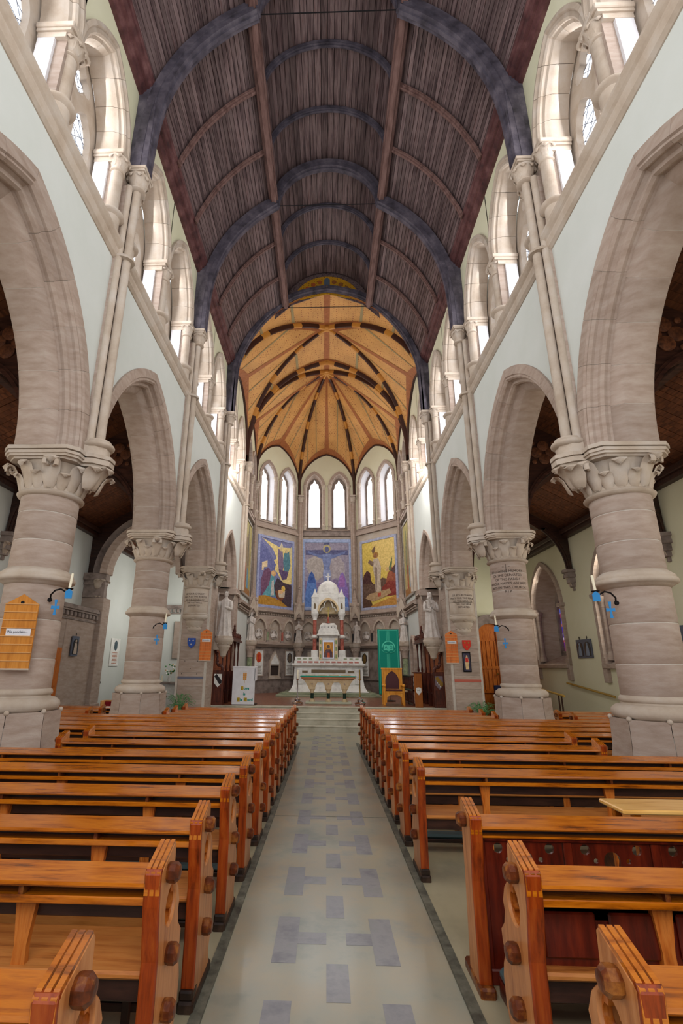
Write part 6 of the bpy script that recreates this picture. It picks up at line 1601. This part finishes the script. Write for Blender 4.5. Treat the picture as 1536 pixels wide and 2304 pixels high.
station((8.505, 12.45, 2.20), R(-90), 1.0, .62, 'dark relief plaque with two arches at the right edge of the photo', 2)
station((-7.87, 15.6, 2.02), R(90), .42, .60, 'narrow slate relief plaque with one pale figure on the stone porch', 1)
e = empty('war_memorial', (-8.51, 20.2, 1.72), R(90), 'white marble memorial tablet with dark crest and orange lettering on left chapel wall', 'memorial')
MB().box(-.42, .42, -.04, 0, 0, 1.06, .01).build('marble_slab', white_m, e)
MB().prism([(-.14, .9), (0, .99), (.14, .9), (.14, .68), (0, .58), (-.14, .68)], .04, .05, lambda u, v, w: (u, -w, v)).build('crest', pm((70, 84, 92)), e)
for k in range(9): MB().box(-.24+.02*(k % 2), .24-.02*(k % 3), -.045, -.04, .5-k*.05, .52-k*.05).build('lettering_line', pm((170, 104, 70)), e)
tag(MB().box(-8.5, -8.44, 19.0, 19.16, 1.1, 1.18, .01).build('socket_box', iron), 'small black socket box on the pale wall below the marble memorial', 'box')
# tall tablets beyond the second left column
e = tag(MB().box(-6.72, -6.45, 22.0, 22.06, 2.05, 3.62, .01).build('stone_tablet', stone), 'tall brown stone tablet on the chapel wall left of the chancel pier', 'tablet')
# ---- side altar with flowers ----
a = empty('side_altar', (-6.6, 21.2, -.175), 0, 'small side altar with grey top beyond the second left column', 'altar')
MB().box(-.6, .6, -.3, .4, 1.22, 1.30, .01).build('mensa', stone_dk, a); MB().box(-.5, .5, -.22, .35, 0, 1.22, .01).build('body', white_m, a)
fl_ = empty('flower_vase', (-6.45, 21.05, 1.125), 0, 'vase of white and pink flowers on the side altar', 'flowers')
MB().lathe([(.05, 0), (.08, .08), (.05, .2), (.06, .24)], 12).build('vase', white_m, fl_, 50)
r = random.Random(4)
for k in range(26):
    x, y_, z = r.uniform(-.2, .2), r.uniform(-.1, .1), .28+r.uniform(0, .42)
    MB().sphere((x, y_, z), .035, 6, 5).build('bloom', [white_m, PM.get((206, 176, 130)) or white_m, fern, fern][k % 4], fl_, 60)
cand = empty('altar_candle', (-6.75, 21.05, 1.125), 0, 'short white candle beside the flower vase on the side altar', 'candle'); MB().lathe([(.03, 0), (.03, .25)], 10).build('wax', wax, cand, 50)
rb = empty('red_box', (-6.45, 15.7, FZ(15.7)), 0, 'red lined wooden leaflet box standing beside the second left column', 'box')
MB().box(-.32, .32, .1, .14, 0, .92, .01).box(-.34, -.29, -.18, .14, 0, .92, .01).box(.29, .34, -.18, .14, 0, .92, .01).build('case', wood_pale, rb)
MB().box(-.29, .29, .04, .1, .1, .88, .01).build('red_lining', plain('crimson', (130, 20, 30), .8), rb)
MB().box(-.12, .2, -.02, .03, .55, .66, .005).build('leaflets', white_c, rb); MB().box(-.29, .29, -.18, .1, .46, .5, .01).build('shelf', MATS['crimson'], rb)
# bench cluster with poinsettias beyond
q = empty('votive_table', (-6.1, 17.9, -.175), 0, 'low dark table with red cloth beside the left chancel pier', 'table')
MB().box(-.5, .5, -.2, .25, .9, .95, .01).build('top', wood, q); MB().box(-.45, .45, -.19, .2, .1, .9, .01).build('red_cloth', MATS['crimson'], q)
for k in range(5):
    v = empty('votive_glass', (-6.4+k*.14, 17.75, .775), 0, 'small glass votive light on the low dark table, ' + ['leftmost of five', 'second from the left', 'in the middle', 'second from the right', 'rightmost of five'][k], 'candle', 'votive lights on the low table')
    MB().lathe([(.03, 0), (.035, .12), (.02, .13)], 10).build('glass_cup', white_c if k % 2 else silver, v, 50)
# ---- ferns ----
def make_fern(name, loc, lab, seed, n=30, h=.62, sp=.45, pot=True):
    e = empty(name, loc, 0, lab, 'plant', None)
    r = random.Random(seed)
    MB().lathe([(.13, 0), (.17, .22), (.18, .24), (.15, .24)], 16).build('pot', stone_dk, e, 50)
    for k in range(n):
        a = 2*PI*k/n+r.uniform(-.2, .2); L_ = sp*r.uniform(.6, 1.05); H = h*r.uniform(.5, 1.0)
        pts = []
        for i in range(8):
            t = i/7; pts.append(Vector((math.cos(a)*L_*t, math.sin(a)*L_*t, .2+H*math.sin(min(t*2.2, 2.3))*.9)))
        mb = MB(); sd = Vector((-math.sin(a), math.cos(a), 0))
        for i in range(1, 8):
            p = pts[i]; d = (pts[i]-pts[i-1]).normalized()
            for sg in (-1, 1):
                for q_ in (0, .5):
                    o = pts[i-1].lerp(p, q_+.25); ln = .085*(1-i/9)
                    tip = o+sd*sg*ln+d*.03-Vector((0, 0, .01))
                    mb.add([o-d*.008, o+d*.012, tip], [(0, 1, 2)])
        mb.tube(pts, .004, 4)
        mb.build('frond', fern, e)
    return e
make_fern('fern', (-4.62, 16.25, FZ(16.25)+.25), 'feathery green potted fern in front of the left chancel pier', 3, 34, .75, .5)
make_fern('fern', (4.68, 16.25, FZ(16.25)+.25), 'bushy green potted fern in front of the right chancel pier', 8, 40, .6, .5)
for s in (-1, 1):
    x = -4.62 if s < 0 else 4.68
    tag(MB().box(x-.22, x+.22, 16.05, 16.45, FZ(16.3), FZ(16.3)+.25, .01).build('plant_stand', wood_dk), 'low dark plant stand under the fern at the %s chancel pier' % ('left' if s < 0 else 'right'), 'stand')
# ---- handrails of the right aisle ramp ----
brass_wood = mat('pale_handrail', [(150, 116, 40), (186, 150, 70)], .35, 5)
e = tag(MB().tube([(8.36, 18.5, 1.32), (8.36, 15.6, 1.02)], .035, 8).build('wall_handrail', brass_wood, None, 60), 'sloping pale handrail fixed to the right aisle wall', 'handrail')
for y in (16.2, 17.8): MB().tube([(8.36, y, 1.08+(y-16.2)*.105), (8.52, y, 1.02+(y-16.2)*.105)], .012, 6).build('wall_bracket', iron, e, 60)
e = empty('ramp_handrail', (0, 0, 0), 0, 'free-standing ramp handrail with paired dark posts in the right aisle', 'handrail')
MB().tube([(7.35, 20.3, 1.20), (7.35, 19.0, 1.16), (7.35, 16.6, .98)], .035, 8).build('rail', brass_wood, e, 60)
for y in (16.8, 17.0, 18.2, 18.4, 19.7, 19.9): MB().box(7.33, 7.37, y-.02, y+.02, -.18, .98 if y < 17.5 else 1.1, .004).build('post', wood_dk, e)
tag(MB().box(7.2, 7.3, 19.2, 20.2, 0.0, .95, .01).build('notice_panel', white_c), 'white panel behind the ramp handrail in the right aisle', 'panel')
tag(MB().box(2.05, 2.55, RY[5]+.0, RY[5]+.13, 0.835, 0.842).build('white_leaflet', white_c), 'white paper sheet lying on a pew ledge right of the aisle', 'paper') if False else None

# ================= STATUES =================
def statue(name, loc, rz, H, lab, arms='book', child=False, hair=0, seed=1, robe=stone_lt, ped=True, parent=None, cat='statue', group=None):
    r = random.Random(seed)
    e = empty(name, loc, rz, lab, cat, group, parent=parent)
    k = H/1.75; mb = MB(); n = 40
    secs = [(0, .30, .24, .035), (.06, .29, .23, .035), (.25, .25, .20, .034), (.5, .22, .175, .03), (.75, .20, .16, .022), (.95, .205, .155, .015), (1.08, .185, .14, .012), (1.22, .20, .135, .010), (1.34, .225, .125, .008), (1.42, .19, .11, .004), (1.47, .10, .085, .0), (1.50, .062, .065, 0), (1.55, .058, .062, 0)]
    rings = []
    ph = r.uniform(0, 6)
    for z, rx, ry, f in secs:
        rings.append([((rx+f*math.sin(9*a+ph+z*2)+f*.5*math.sin(17*a+z*5))*math.cos(a)*k, (ry+f*math.sin(9*a+ph+z*2))*math.sin(a)*k, z*k) for a in [2*PI*i/n for i in range(n)]])
    mb.loft(rings)
    mb.build('robed_body', robe, e, 60)
    hd = MB()
    hr = []
    for z, rx, ry, off in ((1.53, .04, .05, 0), (1.56, .062, .075, -.012), (1.60, .074, .086, -.012), (1.65, .08, .092, -.004), (1.70, .079, .092, .0), (1.74, .066, .078, .004), (1.765, .04, .05, .006), (1.775, .01, .01, .006)):
        hr.append([(rx*math.cos(a)*k, (off+ry*math.sin(a))*k, z*k) for a in [2*PI*i/16 for i in range(16)]])
    hd.loft(hr); hd.loft([[(-.012*k, -.09*k, 1.67*k), (.012*k, -.09*k, 1.67*k), (0, -.1*k, 1.67*k)], [(-.018*k, -.088*k, 1.63*k), (.018*k, -.088*k, 1.63*k), (0, -.118*k, 1.632*k)]])
    h = hd.build('head', robe, e, 60)
    for sx in (-1, 1):
        MB().sphere((sx*.03*k, -.082*k, 1.67*k), .012*k, 8, 6).build('eye', stone, h, 60)
        MB().sphere((sx*.08*k, .0, 1.655*k), .02*k, 8, 6, (.5, 1, 1.3)).build('ear', robe, h, 60)
    MB().box(-.024*k, .024*k, -.094*k, -.085*k, 1.598*k, 1.606*k, .002*k).build('mouth', stone, h)
    hv = MB()
    for i in range(2): hv.lathe([(.088*k, 1.60*k), (.098*k, 1.66*k), (.096*k, 1.71*k), (.075*k, 1.765*k), (.03*k, 1.79*k), (0, 1.795*k)], 16, (0, .012*k), a0=R(-25), a1=R(205))
    hv.build('hair' if not hair else 'veil', robe, h, 60)
    if hair:
        MB().loft([[(.17*k*math.cos(a), (.02+.12*math.sin(a))*k, 1.40*k) for a in [PI*i/10 for i in range(11)]], [(.1*k*math.cos(a), (.01+.1*math.sin(a))*k, 1.62*k) for a in [PI*i/10 for i in range(11)]]], closed=False, caps=False).build('veil_fall', robe, e, 60)
    def arm(side, hand, elbow):
        s_ = Vector((side*.20*k, 0, 1.36*k)); E_ = Vector(elbow)*k; H_ = Vector(hand)*k
        a_ = MB().tube([s_, s_.lerp(E_, .5)+Vector((side*.02*k, 0, 0)), E_, E_.lerp(H_, .5), H_], [.075*k, .07*k, .065*k, .06*k, .05*k], 10).build('sleeved_arm', robe, e, 60)
        hm = MB().sphere(tuple(H_), .036*k, 10, 8, (1, .8, 1.1))
        d = (H_-E_).normalized()
        sd = d.cross(Vector((0, 0, 1))); sd = sd.normalized() if sd.length > .1 else Vector((1, 0, 0))
        for q_ in range(4):
            b0 = H_+d*.028*k+sd*(q_-1.5)*.016*k; hm.tube([b0, b0+d*(.035+.006*(q_ in (1, 2)))*k, b0+d*.06*k+Vector((0, 0, -.012*k))], [.009*k, .008*k, .006*k], 6)
        t0 = H_+sd*.03*k; hm.tube([t0, t0+sd*.02*k+d*.025*k], [.010*k, .007*k], 6)
        hm.build('hand', robe, a_, 60)
    if arms == 'book':
        arm(-1, (-.05, -.20, 1.12), (-.26, -.06, 1.06)); arm(1, (.07, -.21, 1.05), (.26, -.06, 1.04))
        MB().box(-.07*k, .09*k, -.27*k, -.22*k, 1.03*k, 1.22*k, .01*k).build('book', stone, e)
    elif arms == 'pray':
        arm(-1, (-.015, -.2, 1.22), (-.24, -.08, 1.04)); arm(1, (.015, -.2, 1.22), (.24, -.08, 1.04))
    elif arms == 'staff':
        arm(-1, (-.24, -.2, 1.3), (-.28, -.05, 1.06)); arm(1, (.1, -.2, 1.1), (.26, -.06, 1.04))
        MB().tube([(-.26*k, -.24*k, 0), (-.25*k, -.22*k, 1.7*k)], .014*k, 6).build('staff', robe, e, 60)
    elif arms == 'child':
        arm(-1, (-.12, -.2, 1.05), (-.27, -.05, 1.06)); arm(1, (.02, -.22, 1.15), (.26, -.06, 1.04))
    if child:
        c_ = empty('held_child', (-.14*k, -.18*k, 1.1*k), 0, parent=e)
        rr = []
        for z, rx, ry in ((0, .05, .06), (.03, .09, .09), (.12, .085, .075), (.22, .07, .06), (.30, .075, .05), (.34, .03, .03), (.37, .03, .03)):
            rr.append([(rx*math.cos(a)*k, ry*math.sin(a)*k, z*k) for a in [2*PI*i/14 for i in range(14)]])
        MB().loft(rr).sphere((0, 0, .42*k), .058*k, 12, 8, (1, 1, 1.15)).tube([(.06*k, 0, .28*k), (.1*k, -.04*k, .2*k), (.06*k, -.1*k, .2*k)], .02*k, 6).tube([(-.06*k, 0, .28*k), (-.12*k, -.04*k, .24*k), (-.16*k, -.1*k, .28*k)], .02*k, 6).tube([(.03*k, -.03*k, .04*k), (.03*k, -.12*k, .0), (.02*k, -.12*k, -.12*k)], .028*k, 6).tube([(-.03*k, -.03*k, .04*k), (-.03*k, -.12*k, .0), (-.03*k, -.12*k, -.12*k)], .028*k, 6).build('child_figure', robe, c_, 60)
    if ped: MB().lathe([(.32*k, -.10*k), (.34*k, -.08*k), (.34*k, -.02*k), (.31*k, 0)], 8, rot=PI/8).build('plinth', stone_lt, e)
    return e
ps = mat('carved_pale_stone', [(178, 166, 156), (204, 194, 186), (216, 208, 202)], .7, 5, (1, 1, 1), .1)
statue('statue', (-1.52, 27.30, 2.99), 0, 1.12, 'pale stone statue holding a book left of the altar canopy', 'book', seed=2, robe=ps)
statue('statue', (1.60, 27.30, 2.99), 0, 1.12, 'pale stone statue with staff right of the altar canopy', 'staff', seed=5, robe=ps)
statue('statue', (-3.78, 25.05, 2.99), R(-15), 1.35, 'pale stone statue at the far left angle of the apse', 'pray', hair=1, seed=9, robe=ps)
statue('statue', (3.78, 25.05, 2.99), R(15), 1.35, 'pale stone statue at the far right angle of the apse behind the banner', 'book', seed=12, robe=ps)
# large figures on brackets beside the chancel piers
for s in (-1, 1):
    x = s*3.62; y = 17.68
    bk_ = MB().lathe([(.03, 2.05), (.1, 2.1), (.12, 2.2), (.2, 2.35), (.24, 2.42), (.22, 2.46), (.32, 2.58), (.34, 2.66), (.32, 2.7)], 12, (x, y))
    o = bk_.build('statue_bracket', stone_lt, None, 40); tag(o, kind='structure')
    MB().box(x, s*4.2, y-.12, y+.12, 2.3, 2.68, .02).build('bracket_root', stone_lt, o)
    for k in range(8):
        a = 2*PI*k/8; l = link('leaf', LEAF, o); l.location = (x+.13*math.cos(a), y+.13*math.sin(a), 2.28); l.rotation_euler.z = a; l.scale = (.7, .7, .8)
statue('statue', (-3.62, 17.68, 2.77), R(-10), 1.55, 'tall pale stone statue of a robed man with staff on the left chancel bracket', 'staff', seed=21, robe=ps)
statue('statue', (3.62, 17.68, 2.77), R(10), 1.55, 'tall pale stone statue of a veiled woman holding a child on the right bracket', 'child', child=True, hair=1, seed=22, robe=ps)
# relief busts inside the niches of the apse
for i in (1, 2, 3):
    f = FACES[i]
    for j, c in enumerate((.2, .5, .8)):
        if i == 2 and j == 1: continue
        g = empty('relief_bust', parent=WE); u = f.L*c
        p = f.pt(u, 3.35, .02)
        mb = MB().sphere((0, 0, .16), .095, 12, 8, (1, .8, 1.2)).sphere((0, 0, -.06), .17, 12, 8, (1.25, .5, .8)).tube([(-.18, -.04, -.14), (-.06, -.10, -.1), (.08, -.10, -.04)], .045, 8).tube([(.18, -.04, -.14), (.1, -.10, -.12), (.0, -.10, .0)], .045, 8)
        ang = math.atan2(f.W.y, f.W.x)+PI/2
        mb.xf(Matrix.Translation(p)@Matrix.Rotation(ang, 4, 'Z')).build('carved_figure', ps, g, 60)
        me = curve_mesh('roundel', [circ(u, 3.36, .25, 20), circ(u, 3.36, .21, 20)], .04, f.M(0, 0, .03), ps); link('roundel', me, g)
# incised inscription on the second right column
me = text_mesh('IN LOVING MEMORY\nOF THE DEPARTED\nOF THIS PARISH\nWHOSE NAMES ARE KEPT\nWITHIN THIS CHURCH\nR I P', .085, .003, None, MATS['incised_letters'])
for v in me.vertices:
    a = -PI/2-.45+v.co.x/.423; v.co = (.424*math.cos(a), .424*math.sin(a), 3.78+v.co.y)
link('inscription', me, COLS[1, 3], (0, 0, 0))
cr = MB().box(-.006, .006, -.003, .003, 0, .34).box(-.09, .09, -.003, .003, .22, .235)
me = cr.mesh('incised_cross', MATS['incised_letters'])
for v in me.vertices:
    a = -PI/2-.45+v.co.x/.423; rr = .4235+v.co.y; v.co = (rr*math.cos(a), rr*math.sin(a), 4.0+v.co.z*.6)
link('incised_cross', me, COLS[1, 3])
